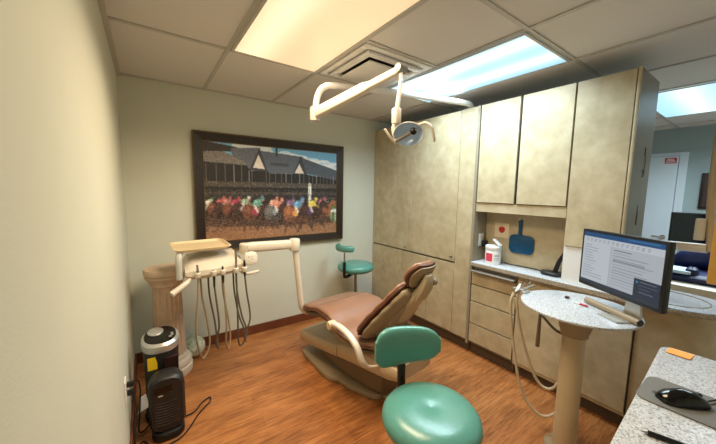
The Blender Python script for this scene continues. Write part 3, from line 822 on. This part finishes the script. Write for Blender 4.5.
# under-frame: lift cover in two sections, pedestal, floor plate
def sect(bm, tab, e=5.):
    return rings(bm, [[W(s, x, (z0 + z1) / 2 + y) for x, y in sup(hw, (z1 - z0) / 2, 24, e)] for s, hw, z0, z1 in tab])
obj('front_cover', sect(N(), [(-.12, .15, .13, .20), (-.10, .19, .11, .225), (.1, .20, .135, .255), (.46, .20, .195, .315)]), 'cream_dk', t, 'tan lift cover', ang=50)
obj('rear_cover', sect(N(), [(.47, .20, .20, .33), (.60, .20, .22, .36), (.98, .19, .27, .40), (1.06, .17, .29, .39)]), 'cream_dk', t, 'tan lift cover', ang=50)
obj('seat_frame', sect(N(), [(.30, .17, .33, .50), (.5, .20, .33, .48), (.95, .20, .36, .46), (1.05, .16, .40, .46)], 4.), 'taupe', t, ang=50)
obj('pedestal', sect(N(), [(.15, .13, .04, .20), (.5, .15, .04, .26), (.75, .13, .04, .30), (.85, .1, .05, .28)], 4.), 'taupe_dk', t, ang=50)
pl = [(-.09, -.15), (-.06, -.19), (.0, -.205), (.37, -.238), (.42, -.23), (.47, -.19), (.60, -.178), (.78, -.12), (.82, -.07)]
poly = [(s, x) for s, x in pl] + [(s, -x) for s, x in pl[::-1]]
mtx = Matrix(((CD.x, CL.x, 0, O.x), (CD.y, CL.y, 0, O.y), (0, 0, 1, 0), (0, 0, 0, 1)))
obj('floor_plate', prism(N(), poly, 0, .045, .012, 2, mtx=mtx), 'taupe', t)
obj('joint_cover', rings(N(), [[W(s, x, .42 + y) for x, y in sup(.20, hh, 20, 3.)] for s, hh in ((.80, .05), (.86, .09), (.93, .09), (.98, .06))]), 'taupe_dk', t, ang=50)
o = obj('foot_control_cable', tube(N(), [W(.86, -.06, .05), W(.92, -.10, .025), W(1.0, -.16, .009), W(1.12, -.19, .009), W(1.22, -.12, .009), W(1.28, .0, .009)], .009, 8), 'hose_lt')
mark(o, 'tan cable curving on the floor from under the dental chair', 'cable')

# ------------------------------------------------------------------ delivery unit
t = T('delivery_unit', (1.2, -.70, .45), 'cream dental delivery unit with tray and hanging hoses left of the chair', 'delivery unit')
obj('post', tube(N(), [(1.31, -.70, .42), (1.245, -.70, .425), (1.205, -.70, .47), (1.19, -.70, .56), (1.165, -.70, .80), (1.14, -.70, 1.04)], .026, 14), 'cream', t, ang=50)
obj('elbow', lathe(N(), [(.0, -.055), (.04, -.053), (.046, -.04), (.046, .035), (.04, .045), (0, .047)], (1.138, -.70, 1.035), 20), 'cream', t)
obj('arm', rings(N(), [[Vector((x, -.70 + (1.16 - x) * .12, 1.035 + .0 * x)) + Vector((0, a, c)) for a, c in sup(.036, hh, 16, 3.2)] for x, hh in ((1.15, .034), (1.10, .038), (.80, .04), (.76, .036))]), 'cream', t, ang=50)
obj('knuckle', lathe(N(), [(0, -.05), (.036, -.048), (.04, -.04), (.04, .025), (.034, .033), (0, .035)], (.75, -.645, 1.035), 20), 'cream', t)
# head: wide shallow body whose front edge droops
hd = []
for k in range(13):
    x = .335 + .39 * k / 12; q = (k - 6) / 6
    fr = -.735 + .03 * q * q; sh = .55 if k in (0, 12) else 1
    zc = .90 + .015 * (k / 12)
    r1 = []
    for a, c in ((fr, -.045), (fr - .018, -.02), (fr - .015, .015), (fr + .04, .045), (fr + .16, .085), (-.45, .09), (-.42, .07), (-.42, -.02), (fr + .15, -.045)):
        r1.append(Vector((x, a, zc + c * sh)))
    hd.append(r1)
obj('head', rings(N(), hd), 'cream', t, ang=40)
obj('tray_bracket', box(tube(N(), [(.30, -.70, .865), (.30, -.70, 1.00), (.31, -.66, 1.035)], .02, 10), .30, .62, -.62, -.56, 1.03, 1.038, .002, 1), 'grid', t)
# tray: rounded pan with a raised rim, yawed on its bracket
tm = Matrix.Translation((.455, -.545, 1.054)) @ Matrix.Rotation(math.radians(5), 4, 'Z') @ Matrix.Rotation(math.radians(4), 4, 'X')
def tring(w_, h_, r, z): return [tm @ Vector((x, y, z)) for x, y in rrect(w_, h_, r, 6)]
obj('tray', rings(N(), [tring(.345, .25, .035, 0), tring(.375, .28, .04, .016), tring(.38, .285, .042, .019), tring(.362, .267, .038, .021), tring(.335, .24, .032, .005)]), 'tray', t, 'yellowish instrument tray', ang=40)
ft = obj('control_pad', lathe(N(), [(0, 0), (.047, .0), (.052, .006), (.05, .018), (.044, .022), (0, .023)], (.765, -.735, .965), 24, (.1, -1, .15), lambda a, i: 1 / max(abs(math.cos(a)), abs(math.sin(a))) ** .4), 'cream', t, ang=40)
for i in range(2):
    for j in range(3): obj('key', lathe(N(), [(.006, 0), (.006, .002), (0, .003)], (.752 + i * .024, -.759, .944 + j * .022), 8, (0, -1, 0)), 'white', ft)
obj('handle', tube(N(), [(.36, -.73, .865), (.33, -.76, .845), (.245, -.80, .80)], [.012, .018, .021], 12), 'cream', t, 'cream lever at the left')
obj('handle', tube(N(), [(.69, -.72, .88), (.715, -.735, .858), (.76, -.74, .852), (.825, -.735, .858)], .012, 10), 'cream', t, 'cream lever at the right')
hx = [(.405, .955, .36, .40), (.505, .905, .51, .53), (.565, .925, .56, .585), (.655, 1.03, .64, .615), (.715, .95, .73, .60)]
for k, (x, zt, lx, rx) in enumerate(hx):
    yb = -.758
    obj('holder', lathe(N(), [(.016, -.02), (.02, -.012), (.02, .012), (.015, .018)], (x, yb, .895), 14), 'cream', t)
    hp = obj('handpiece', tube(N(), [(x, yb - .004, zt - .11), (x, yb - .004, zt - .04), (x - .003, yb - .006, zt + .012)], [.007, .009, .006], 10, 3), 'steel' if k in (0, 3) else 'charcoal', t)
    zb = (.255, .30, .275, .275, .30)[k]
    x2 = (.455, .505, .60, .70, .68)[k]
    pts = [(x, yb - .004, zt - .10), (x + (lx - x) * .3 + .006, yb - .002, .72), (lx + .02, yb + .01, .5), ((lx * .6 + x2 * .4), yb + .03, zb + .07), ((x2 + lx) / 2 + .02, yb + .06, zb), (x2 + (.02 if k < 3 else .045), yb + .09, zb + .08), (x2 + .012, yb + .11, .5), (x2 - .015, yb + .12, .70), (x2 - .02, yb + .12, .865)]
    obj('hose', tube(N(), pts, .0065, 8), ('hose_lt', 'hose', 'hose_lt', 'hose', 'hose')[k], t)

# ------------------------------------------------------------------ stools
def stool(c, zs, adir, label, wrap_back):
    CR = Vector((.817, -.577, 0))
    """round upholstered seat on a gas stem, star base with castors, curved backrest"""
    c = Vector((c[0], c[1], 0)); a = Vector((*adir, 0)).normalized(); s = Vector((-a.y, a.x, 0))
    t = T('operator_stool', c, label, 'stool', 'operator stools')
    R = .205
    pr = [(0, -.075), (.10, -.075), (.165, -.07), (.195, -.055), (.207, -.03), (.203, -.008), (.185, .012), (.14, .024), (.08, .027), (.03, .0255), (.012, .022), (0, .0205)]
    obj('seat', lathe(N(), [(r * R / .207, h + zs) for r, h in pr], c, 48), 'teal', t, ang=60)
    obj('stem', lathe(N(), [(.028, .09), (.028, .30), (.018, .31), (.018, zs - .09), (.05, zs - .08), (.05, zs - .07)], c, 20), 'steel', t)
    b = N(); cs = []
    for k in range(5):
        d = Vector((math.cos(2 * PI * k / 5 + .5), math.sin(2 * PI * k / 5 + .5), 0)); e = c + d * .25
        obj('base_leg', tube(N(), [c + Vector((0, 0, .11)), c + d * .12 + Vector((0, 0, .10)), e + Vector((0, 0, .075))], [.026, .02, .016], 10), 'black', t)
        obj('castor', lathe(N(), [(0, -.02), (.024, -.018), (.0275, -.01), (.0275, .01), (.024, .018), (0, .02)], e + Vector((0, 0, .0275)), 16, d.cross(Vector((0, 0, 1)))), 'black', t)
    b.free()
    if not wrap_back:
        e = c + a * .245 + s * .03
        obj('back_post', tube(N(), [c + a * .08 + Vector((0, 0, zs - .085)), c + a * .20 + Vector((0, 0, zs - .09)), e + Vector((0, 0, zs - .05)), e + a * .01 + Vector((0, 0, zs + .18))], .02, 10), 'black', t)
        bc = e - s * .012 + Vector((0, 0, zs + .17))
        rs_ = []
        for k in range(25):
            q = math.sin((k - 12) / 12 * PI / 2); x = .165 * q
            hh = .094 * max(.12, 1 - abs(q) ** 4.2) ** .36 * (1 - .12 * q)
            ww = .026 * max(.3, 1 - abs(q) ** 6) ** .5
            rs_.append([bc + s * -x * (1) + a * (-.035 * q * q - .0 + y) + Vector((0, 0, z)) for y, z in sup(ww, hh, 20, 3.)])
        obj('backrest', rings(N(), rs_), 'teal', t, ang=60)
    else:
        e = c + a * .20
        obj('back_post', tube(N(), [c + a * .07 + Vector((0, 0, zs - .09)), c + a * .19 + Vector((0, 0, zs - .10)), e + a * .02 + Vector((0, 0, zs - .06)), e + a * .02 + Vector((0, 0, zs + .07))], .017, 10), 'black', t)
        obj('post_rod', tube(N(), [e + a * .02 + Vector((0, 0, zs + .07)), e + a * .02 + Vector((0, 0, zs + .19))], .009, 10, 0), 'steel', t)
        ctr = e + Vector((0, 0, zs + .21)); rs_ = []
        path = []
        for k in range(21):
            an = math.radians(-105 + 180 * k / 20)
            path.append(ctr + Vector((.055, .06, 0)) + (a * math.cos(an) * .085 + s * math.sin(an) * .11))
        for i, p in enumerate(path):
            tg = (path[min(20, i + 1)] - path[max(0, i - 1)]).normalized(); nn = tg.cross(Vector((0, 0, 1)))
            sh = .6 if i in (0, 20) else 1
            rs_.append([p + nn * y * sh + Vector((0, 0, z * sh + .0)) for y, z in sup(.024, .034, 14, 2.5)])
        obj('backrest', rings(N(), rs_), 'teal', t, ang=60)
    return t
stool((1.07, -2.262), .575, (.37, .93), 'teal vinyl stool with curved backrest in the foreground by the dental chair', False)
stool((2.04, -.31), .655, (-.93, -.37), 'teal stool with small curved arm by the back wall, behind the dental chair', True)

# ------------------------------------------------------------------ dental light
t = T('dental_light', (2.60, -1.30, 2.235), 'cream jointed operating light reaching from the cabinet top over the chair', 'dental light')
obj('pipe', tube(N(), [(2.60, -1.33, 2.225), (2.565, -1.33, 2.25), (2.49, -1.335, 2.268), (2.2, -1.285, 2.262), (1.7, -1.18, 2.256), (1.32, -1.06, 2.25), (1.24, -1.01, 2.235), (1.215, -.965, 2.18), (1.21, -.94, 2.09), (1.21, -.935, 2.04)], .024, 14), 'white', t, ang=50)
obj('flange', lathe(N(), [(.06, 0), (.06, .008), (.03, .015), (.028, .03)], (2.60, -1.33, 2.223), 20), 'white', t)
obj('joint', lathe(N(), [(0, -.05), (.034, -.048), (.038, -.04), (.038, .045), (.034, .05), (0, .052)], (1.21, -.93, 2.055), 18), 'cream', t)
A0, A1 = Vector((1.215, -.95, 2.06)), Vector((1.275, -1.795, 2.135))
dv = (A1 - A0).normalized(); sd = dv.cross(Vector((0, 0, 1))).normalized(); ud = sd.cross(dv)
obj('spring_arm', rings(N(), [[A0 + dv * q + sd * x + ud * y for x, y in sup(w_, h_, 16, 4.)] for q, w_, h_ in ((0, .025, .035), (.03, .03, .04), (.55, .026, .032), (.60, .018, .022), (.845, .016, .02))]), 'cream', t, ang=40)
obj('joint', lathe(N(), [(0, -.03), (.022, -.028), (.022, .028), (0, .03)], A1, 16, sd), 'steel', t, 'small metal pivot')
obj('drop_rod', tube(N(), [A1, (1.268, -1.80, 2.06), (1.252, -1.80, 1.93), (1.247, -1.80, 1.86)], [.009, .010, .013, .012], 12), 'cream', t, ang=50)
obj('yoke_block', B(1.226, 1.266, -1.82, -1.78, 1.845, 1.93, .008), 'cream', t)
lc = Vector((1.338, -1.80, 1.803)); ln = Vector((-.56, -.62, -.36)).normalized()
lx = Vector((.80, -.60, .05)); lx = (lx - ln * lx.dot(ln)).normalized(); ly = ln.cross(lx)
def LP(x, y, z): return lc + (lx * x + ly * y + ln * z) * .74
hdm = []
for r, h in ((.001, -.076), (.02, -.075), (.06, -.065), (.09, -.04), (.105, -.008), (.108, .0), (.104, .003), (.098, -.004)):
    hdm.append([LP(r * 1.08 * math.cos(2 * PI * k / 32), r * .86 * math.sin(2 * PI * k / 32), h) for k in range(32)])
hd_ = obj('lamp_head', rings(N(), hdm, cap=False), 'white', t, ang=50)
rfm = []
for r, h in ((.099, -.003), (.085, -.03), (.06, -.05), (.03, -.06), (.002, -.062)):
    rfm.append([LP(r * 1.08 * math.cos(2 * PI * k / 32), r * .86 * math.sin(2 * PI * k / 32), h) for k in range(32)])
obj('reflector', rings(N(), rfm, cap=False), 'mirror', hd_, 'bluish mirror dish', ang=50)
obj('bulb_bar', tube(N(), [LP(-.11, -.055, .0), LP(-.03, -.012, .012), LP(.03, .025, .012)], .010, 10), 'steel', hd_)
obj('bulb_cap', lathe(N(), [(0, -.02), (.016, -.018), (.018, .0), (.018, .018), (.013, .026), (0, .027)], LP(.035, .028, .01), 16, ln), 'gloss_black', hd_, 'black bulb cap')
obj('yoke', tube(N(), [(1.243, -1.80, 1.86), LP(-.09, .10, -.05), LP(-.115, .04, -.03), LP(-.10, -.03, -.02)], .009, 10), 'cream', t)
obj('handle', tube(N(), [LP(-.175, .05, .03), LP(-.135, -.01, .03), LP(-.09, -.065, .01)], [.007, .0075, .006], 10), 'cream', hd_)
obj('handle', tube(N(), [LP(.07, .07, .0), LP(.12, .085, .02), LP(.16, .055, .035), LP(.185, -.02, .04), LP(.187, -.045, .04)], [.006, .007, .008, .008, .006], 10), 'cream', hd_)

# ------------------------------------------------------------------ assistant table, monitor
tc_ = Vector((2.082, -2.418, 0))
t = T('pedestal_table', tc_, 'round speckled table on a beige post with hoses, in front of the base cabinets', 'table')
def disc(bm, r, z0, z1, bev=.005):
    return prism(bm, [(tc_.x + r * math.cos(2 * PI * k / 64), tc_.y + r * math.sin(2 * PI * k / 64)) for k in range(64)], z0, z1, bev, 2)
obj('table_top', disc(N(), .277, .854, .868), 'counter', t)
obj('collar', lathe(N(), [(.085, .848), (.085, .80), (.075, .74), (.066, .715), (.066, .70)], tc_, 32), 'taupe', t)
obj('post', lathe(N(), [(.055, .702), (.056, .70), (.058, .04), (.058, 0)], tc_, 32), 'cream_dk', t)
obj('foot', lathe(N(), [(.10, 0), (.10, .008), (.09, .014), (.062, .02), (.059, .025)], tc_, 40), 'taupe', t)
obj('clamp_knob', lathe(N(), [(.018, 0), (.02, .006), (.02, .02), (.012, .028), (0, .03)], (tc_.x - .075, tc_.y - .075, .82), 14, (-.6, -.8, 0)), 'white', t, 'white clamp knob')
hb = obj('hose_holder', box(box(box(N(), 2.03, 2.10, -2.16, -2.135, .8665, .879, .004), 2.11, 2.25, -2.125, -2.11, .87, .881, .003), 2.05, 2.08, -2.14, -2.07, .862, .885, .004), 'silver', t, 'white and grey hose holder clipped to the rim')
for k, (x, y) in enumerate(((2.04, -2.11), (2.10, -2.085), (2.19, -2.07), (2.25, -2.08))):
    obj('tip', tube(N(), [(x - .04, y - .005, .880), (x, y, .883), (x + .045, y + .012, .888)], [.005, .008, .007], 10, 3), 'white' if k < 2 else 'chrome', hb)
for pts, m in (([(1.985, -2.115, .875), (1.965, -2.11, .80), (1.99, -2.13, .55), (2.02, -2.19, .25), (2.08, -2.28, .12), (2.13, -2.35, .16), (2.11, -2.385, .30)], 'hose_pale'),
               ([(2.08, -2.10, .875), (2.06, -2.10, .78), (2.09, -2.14, .55), (2.14, -2.22, .30), (2.17, -2.30, .27), (2.16, -2.36, .42), (2.12, -2.385, .62)], 'hose_pale'),
               ([(2.20, -2.15, .85), (2.18, -2.15, .78), (2.18, -2.2, .72), (2.16, -2.29, .66), (2.12, -2.37, .665)], 'hose')):
    obj('hose', tube(N(), pts, .0085, 8), m, t)
obj('suction_hose', tube(N(), [(2.27, -2.16, .85), (2.265, -2.16, .70), (2.26, -2.16, .50), (2.26, -2.16, .46)], [.009, .009, .013, .013], 10), 'taupe_dk', t)
o = obj('small_cap', B(2.165, 2.19, -2.345, -2.325, .8685, .881, .003), 'maroon'); mark(o, 'tiny dark cap lying on the round speckled table', 'cap')
t = T('dental_syringe', (2.118, -2.42, .874), 'small syringe with red tip lying on the round speckled table', 'syringe')
obj('barrel', tube(N(), [(2.125, -2.385, .8735), (2.118, -2.42, .8735)], .0045, 8, 0), 'white', t)
obj('red_tip', tube(N(), [(2.118, -2.42, .8735), (2.111, -2.458, .8735)], .0055, 8, 0), 'red', t)

ML, MR, mz0, mz1 = Vector((2.205, -2.375, 0)), Vector((1.955, -2.768, 0)), .975, 1.295
mw_ = (MR - ML); mwid = mw_.length; mx_ = mw_.normalized(); mn = Vector((mx_.y, -mx_.x, 0))     # mn faces the viewer
if mn.dot(Vector((.139, -3.03, 0)) - ML) < 0: mn = -mn
mc = (ML + MR) / 2
mm = Matrix(((mx_.x, 0, mn.x, mc.x), (mx_.y, 0, mn.y, mc.y), (0, 1, 0, (mz0 + mz1) / 2), (0, 0, 0, 1)))
t = T('monitor', (mc.x, mc.y, .87), 'lit computer monitor on a stand on the round speckled table', 'monitor')
obj('housing', prism(N(), rrect(mwid, mz1 - mz0, .008, 3), -.028, 0, .003, 2, mtx=mm), 'black', t)
S = Paint(220, 150, (.74, .77, .80))
S.rect(0, 1, 0, .085, (.09, .32, .52)); S.rect(0, 1, .085, .20, (.80, .83, .86)); S.rect(.60, .95, .02, .05, (.2, .45, .65))
for k in range(14): S.rect(.05 + k * .06, .08 + k * .06, .12, .135, (.55, .60, .66)); S.rect(.05 + k * .06, .07 + k * .06, .15, .165, (.66, .5, .5) if k % 5 == 2 else (.6, .64, .7))
S.rect(0, .40, .20, .93, (.80, .83, .86)); S.rect(.40, .403, .2, .93, (.62, .66, .7))
rs = np.random.RandomState(9)
for k in range(13): S.rect(.03, .03 + rs.uniform(.1, .3), .24 + k * .05, .252 + k * .05, (.60, .64, .69))
for k in range(12): S.rect(.44, .44 + rs.uniform(.2, .5), .30 + k * .05, .31 + k * .05, (.56, .60, .65))
S.rect(.44, .66, .25, .262, (.35, .4, .48)); S.rect(.44, .82, .43, .44, (.4, .45, .5)); S.rect(0, 1, .93, 1, (.16, .20, .26))
S.rect(.72, 1, .63, .95, (.16, .20, .27)); S.rect(.74, .765, .67, .70, (.2, .55, .7))
for k in range(4): S.rect(.78, .78 + rs.uniform(.1, .2), .67 + k * .055, .68 + k * .055, (.42, .47, .55))
bz = .014
tl = mm @ Vector((-mwid / 2 + bz, (mz1 - mz0) / 2 - bz, .0012)); tr = mm @ Vector((mwid / 2 - bz, (mz1 - mz0) / 2 - bz, .0012)); blq = mm @ Vector((-mwid / 2 + bz, -(mz1 - mz0) / 2 + .018, .0012))
raster('screen', S.a, tl, tr - tl, blq - tl, 'screen', t)
obj('neck', prism(N(), [(-.05, 0), (.05, 0), (.025, .16), (-.025, .16)], -.012, 0, .002, 1, mtx=Matrix.Translation(mc - mn * .045 + mx_ * .06 + Vector((0, 0, .875))) @ Matrix(((mx_.x, 0, mn.x, 0), (mx_.y, 0, mn.y, 0), (0, 1, 0, 0), (0, 0, 0, 1)))), 'silver', t)
fb = mc + mn * .03
obj('foot_plate', rings(N(), [[mc - mn * .07 + mx_ * (x + .06) + Vector((0, 0, z)) for x, z in ((-.045, .8685), (.045, .8685), (.045, .876), (-.045, .876))], [mc + mn * .06 + mx_ * (x + .0) + Vector((0, 0, z)) for x, z in ((-.02, .8685), (.09, .8685), (.09, .876), (-.02, .876))]]), 'silver', t)
q0, q1 = Vector((2.19, -2.428, .886)), Vector((2.03, -2.69, .886))
fbr = obj('foot_bar', tube(N(), [q0, q1], .0165, 16, 0), 'taupe', t, 'beige tubular foot')
obj('bar_cap', lathe(N(), [(.0, 0), (.0165, 0), (.0165, .004), (.0, .005)], q1, 16, q1 - q0), 'charcoal', fbr)

# ------------------------------------------------------------------ foreground counter
DZ = .97
t = T('counter', (1.2, -3.1, DZ), 'pale speckled counter in the bottom right corner with a computer mouse', 'counter')
dp = []
x0, x1, y0, y1 = .70, 1.605, -3.55, -2.828
for cx, cy, a0 in ((x1 - .04, y1 - .04, 0), (x0 + .04, y1 - .04, 90), (x0 + .04, y0 + .04, 180), (x1 - .04, y0 + .04, 270)):
    for k in range(7):
        a = math.radians(a0 + 15 * k); dx_ = cx + .04 * math.cos(a); dp.append((dx_, cy + .04 * math.sin(a) - (.053 * (x1 - dx_) if cy > -3 else 0)))
obj('slab', prism(N(), dp, DZ - .034, DZ, .004), 'counter', t)
obj('cabinet_body', B(x0 + .05, x1 - .06, y0 + .05, y1 - .11, .10, DZ - .034), 'lam', t)
obj('toe_kick', B(x0 + .08, x1 - .1, y0 + .08, y1 - .15, 0, .10), 'toe', t)
# mouse, pad, note, pens
a = Vector((1.247, -2.838, 0))
t = T('mouse_pad', (1.3, -2.92, DZ), 'grey mouse pad with rounded corner on the foreground counter', 'mouse pad')
obj('sheet', prism(N(), [(1.24 + x + y * -.03, -2.96 + y - x * .0) for x, y in rrect(.155, .22, .025, 6)], DZ + .0005, DZ + .004, .001, 1), 'pad', t)
b = N()
for k in range(2): box(b, 1.212 + k * .008, 1.217 + k * .008, -2.93, -2.875, DZ + .0041, DZ + .0046)
obj('print_line', b, 'charcoal', t, 'small dark line of print')
mcn = Vector((1.225, -2.928, DZ + .0045)); ma = Vector((.74, -.67, 0)).normalized(); ms = Vector((-ma.y, ma.x, 0))
t = T('computer_mouse', mcn, 'glossy black computer mouse on the grey pad', 'computer mouse')
ring_ = []
for q, hw, hh in ((-.052, .012, .007), (-.047, .02, .015), (-.03, .026, .026), (0, .028, .031), (.025, .027, .027), (.042, .025, .019), (.05, .018, .010)):
    r1 = []
    for k in range(20):
        an = 2 * PI * k / 20; y = math.cos(an) * hw; z = max(0, math.sin(an)) ** .8 * hh + (.001 if math.sin(an) > 0 else 0)
        r1.append(mcn + ma * q + ms * y + Vector((0, 0, z)))
    ring_.append(r1)
obj('body', rings(N(), ring_), 'gloss_black', t, ang=50)
obj('wheel', lathe(N(), [(0, -.004), (.008, -.004), (.008, .004), (0, .004)], mcn + ma * .033 + Vector((0, 0, .02)), 12, ms), 'charcoal', t)
obj('cord', tube(N(), [mcn + ma * .055 + Vector((0, 0, .006)), mcn + ma * .10 + ms * .015 + Vector((0, 0, .004)), mcn + ma * .16 + ms * .02 + Vector((0, 0, .003)), mcn + ma * .25 + ms * -.02 + Vector((0, 0, .003))], .0022, 6), 'black', t)
o = obj('sticky_note', prism(N(), [(-.03, -.026), (.03, -.03), (.032, .028), (-.028, .03)], 0, .0012, mtx=Matrix.Translation((1.565, -2.878, DZ + .001)) @ Matrix.Rotation(.05, 4, 'Y')), 'orange')
mark(o, 'small orange sticky note near the counter corner', 'note')
t = T('pen', (1.025, -2.93, DZ + .006), 'black pen lying on the counter in front of the mouse pad', 'pen')
p0, p1 = Vector((1.012, -2.893, DZ + .0055)), Vector((1.04, -2.985, DZ + .0055))
obj('barrel', tube(N(), [p0 + (p1 - p0) * .12, p1], .0052, 10, 0), 'black', t)
obj('tip', tube(N(), [p0, p0 + (p1 - p0) * .12], [.0012, .0052], 10, 0), 'steel', t)

# ------------------------------------------------------------------ next room
t = struct('door_1', B(XF - .035, XF - .002, -2.20, -1.42, .005, 2.0, .002, 1), 'door')
b = N()
for a_ in ((-2.285, -2.205, 0, 2.045), (-1.415, -1.335, 0, 2.045), (-2.205, -1.415, 2.003, 2.045)): box(b, XF - .025, XF - .0005, a_[0], a_[1], a_[2], a_[3], .003, 1)
struct('trim_3', b, 'door')
obj('handle', tube(lathe(N(), [(.028, 0), (.03, .006), (.015, .02), (.015, .05)], (XF - .036, -2.14, .935), 16, (-1, 0, 0)), [(XF - .085, -2.14, .935), (XF - .085, -2.04, .94)], .012, 10, 0), 'chrome', t)
sg = T('door_sign', (XF - .037, -2.13, 1.94), 'small red sign at the top of the white door', 'sign')
obj('plate', B(XF - .041, XF - .0365, -2.185, -2.075, 1.905, 1.975), 'red', sg)
b = N()
for k in range(3): box(b, XF - .0425, XF - .0412, -2.175 + .008 * k, -2.085 - .006 * k, 1.918 + k * .018, 1.926 + k * .018)
obj('print_line', b, 'white', sg)
t = T('wall_picture', (XF, -2.55, 1.55), 'dark framed picture on the wall right of the white door', 'picture')
obj('frame', B(XF - .03, XF - .001, -2.68, -2.415, 1.33, 1.77, .004), 'frame', t)
obj('print', B(XF - .032, XF - .03, -2.65, -2.445, 1.36, 1.74), 'maroon', t)

t = T('low_cabinet', (4.6, -2.6, 0), 'low beige cabinet carrying the black monitor in the next room', 'cabinet')
obj('body', B(4.12, 4.6, -3.1, -2.1, .0, .84), 'lam', t); obj('top', B(4.08, 4.64, -3.14, -2.06, .84, .87, .004), 'counter', t)
t = T('monitor', (4.2, -2.6, .87), 'dark monitor in the next room in front of the white door', 'monitor')
obj('housing', B(4.2, 4.235, -2.86, -2.425, 1.0, 1.335, .006), 'black', t)
obj('screen', B(4.1985, 4.2005, -2.845, -2.44, 1.015, 1.32), 'gloss_black', t)
obj('stand', box(B(4.23, 4.25, -2.68, -2.6, .87, 1.15), 4.17, 4.33, -2.73, -2.55, .8705, .882, .003), 'charcoal', t)

# second dental chair seen over the worktop
t = T('dental_chair', (3.6, -2.75, 0), 'navy dental chair with beige body in the next room behind the worktop', 'dental chair', 'dental chairs')
obj('base', prism(N(), [(3.62 + x, -2.8 + y) for x, y in rrect(.5, .8, .12, 6)], 0, .06, .015), 'taupe', t)
obj('pedestal', lathe(N(), [(.16, .05), (.14, .2), (.15, .45), (.2, .5)], (3.62, -2.8, 0), 28), 'taupe', t)
obj('body', rings(N(), [[Vector((3.62 + x, -2.76 + y, z)) for x, y in rrect(w_, h_, .12, 6)] for z, w_, h_ in ((.48, .36, .5), (.6, .46, .62), (.80, .56, .72), (.83, .57, .73), (.84, .54, .7))]), 'cream', t, ang=40)
obj('seat', rings(N(), [[Vector((3.66 + x, -2.80 + y, z)) for x, y in rrect(w_, h_, .1, 6)] for z, w_, h_ in ((.842, .44, .60), (.88, .46, .62), (.90, .42, .58))]), 'navy', t, ang=50)
obj('backrest', tube(N(), [(3.86, -2.54, .90), (3.84, -2.62, .96), (3.84, -2.78, 1.0), (3.84, -2.95, .98)], [.05, .09, .11, .1], 14), 'navy', t, ang=50)
o = obj('folded_towel', prism(N(), [(3.53 + x, -2.58 + y) for x, y in rrect(.2, .2, .02, 4)], .902, .925, .006, 2), 'towel')
mark(o, 'pale blue folded towel on the navy chair in the next room', 'towel')
o = obj('dark_cloth', rings(N(), [[Vector((3.50 + x, -2.68 + y, z)) for x, y in rrect(w_, w_ * .7, .02, 4)] for z, w_ in ((.905, .1), (.94, .09), (.955, .05))]), 'navy')
mark(o, 'dark crumpled cloth beside the pale blue towel in the next room', 'cloth')

# jointed x-ray arm at the passage
t = T('xray_arm', (2.86, -2.90, .872), 'beige jointed arm with amber panel at the right edge above the worktop', 'x-ray arm')
obj('bar', tube(N(), [(2.93, -2.58, 1.168), (2.90, -2.79, 1.175)], .028, 14, 0), 'cream', t, ang=50)
obj('upright', tube(N(), [(2.90, -2.805, 1.16), (2.90, -2.785, 1.36), (2.90, -2.775, 1.62), (2.90, -2.775, 1.95)], .019, 12), 'cream_dk', t, ang=50)
obj('end_block', rings(N(), [[Vector((2.885 + x, -2.752 + y, z)) for x, y in rrect(w_, .045, .018, 5)] for z, w_ in ((1.225, .04), (1.24, .06), (1.34, .06), (1.355, .04))]), 'cream', t, ang=40)
obj('amber_panel', B(2.70, 2.73, -2.97, -2.82, 1.0, 1.52, .008), 'amber', t)
obj('panel_bracket', tube(N(), [(2.728, -2.87, 1.15), (2.80, -2.87, 1.15), (2.875, -2.85, 1.15)], .012, 8), 'cream_dk', t)
obj('mount', tube(N(), [(2.86, -2.90, .872), (2.865, -2.895, 1.05), (2.88, -2.84, 1.17)], .022, 12), 'cream_dk', t, ang=50)

# ------------------------------------------------------------------ light and view
w = bpy.data.worlds.new('world'); SC.world = w; w.use_nodes = True
w.node_tree.nodes['Background'].inputs[0].default_value = (.8, .85, .9, 1); w.node_tree.nodes['Background'].inputs[1].default_value = .2
vs = SC.view_settings
vs.view_transform = 'Standard'; vs.look = 'None'; vs.gamma = 1; vs.exposure = .48; vs.use_curve_mapping = False
SC.cycles.use_denoising = True
SC.cycles.max_bounces = 8; SC.cycles.diffuse_bounces = 5
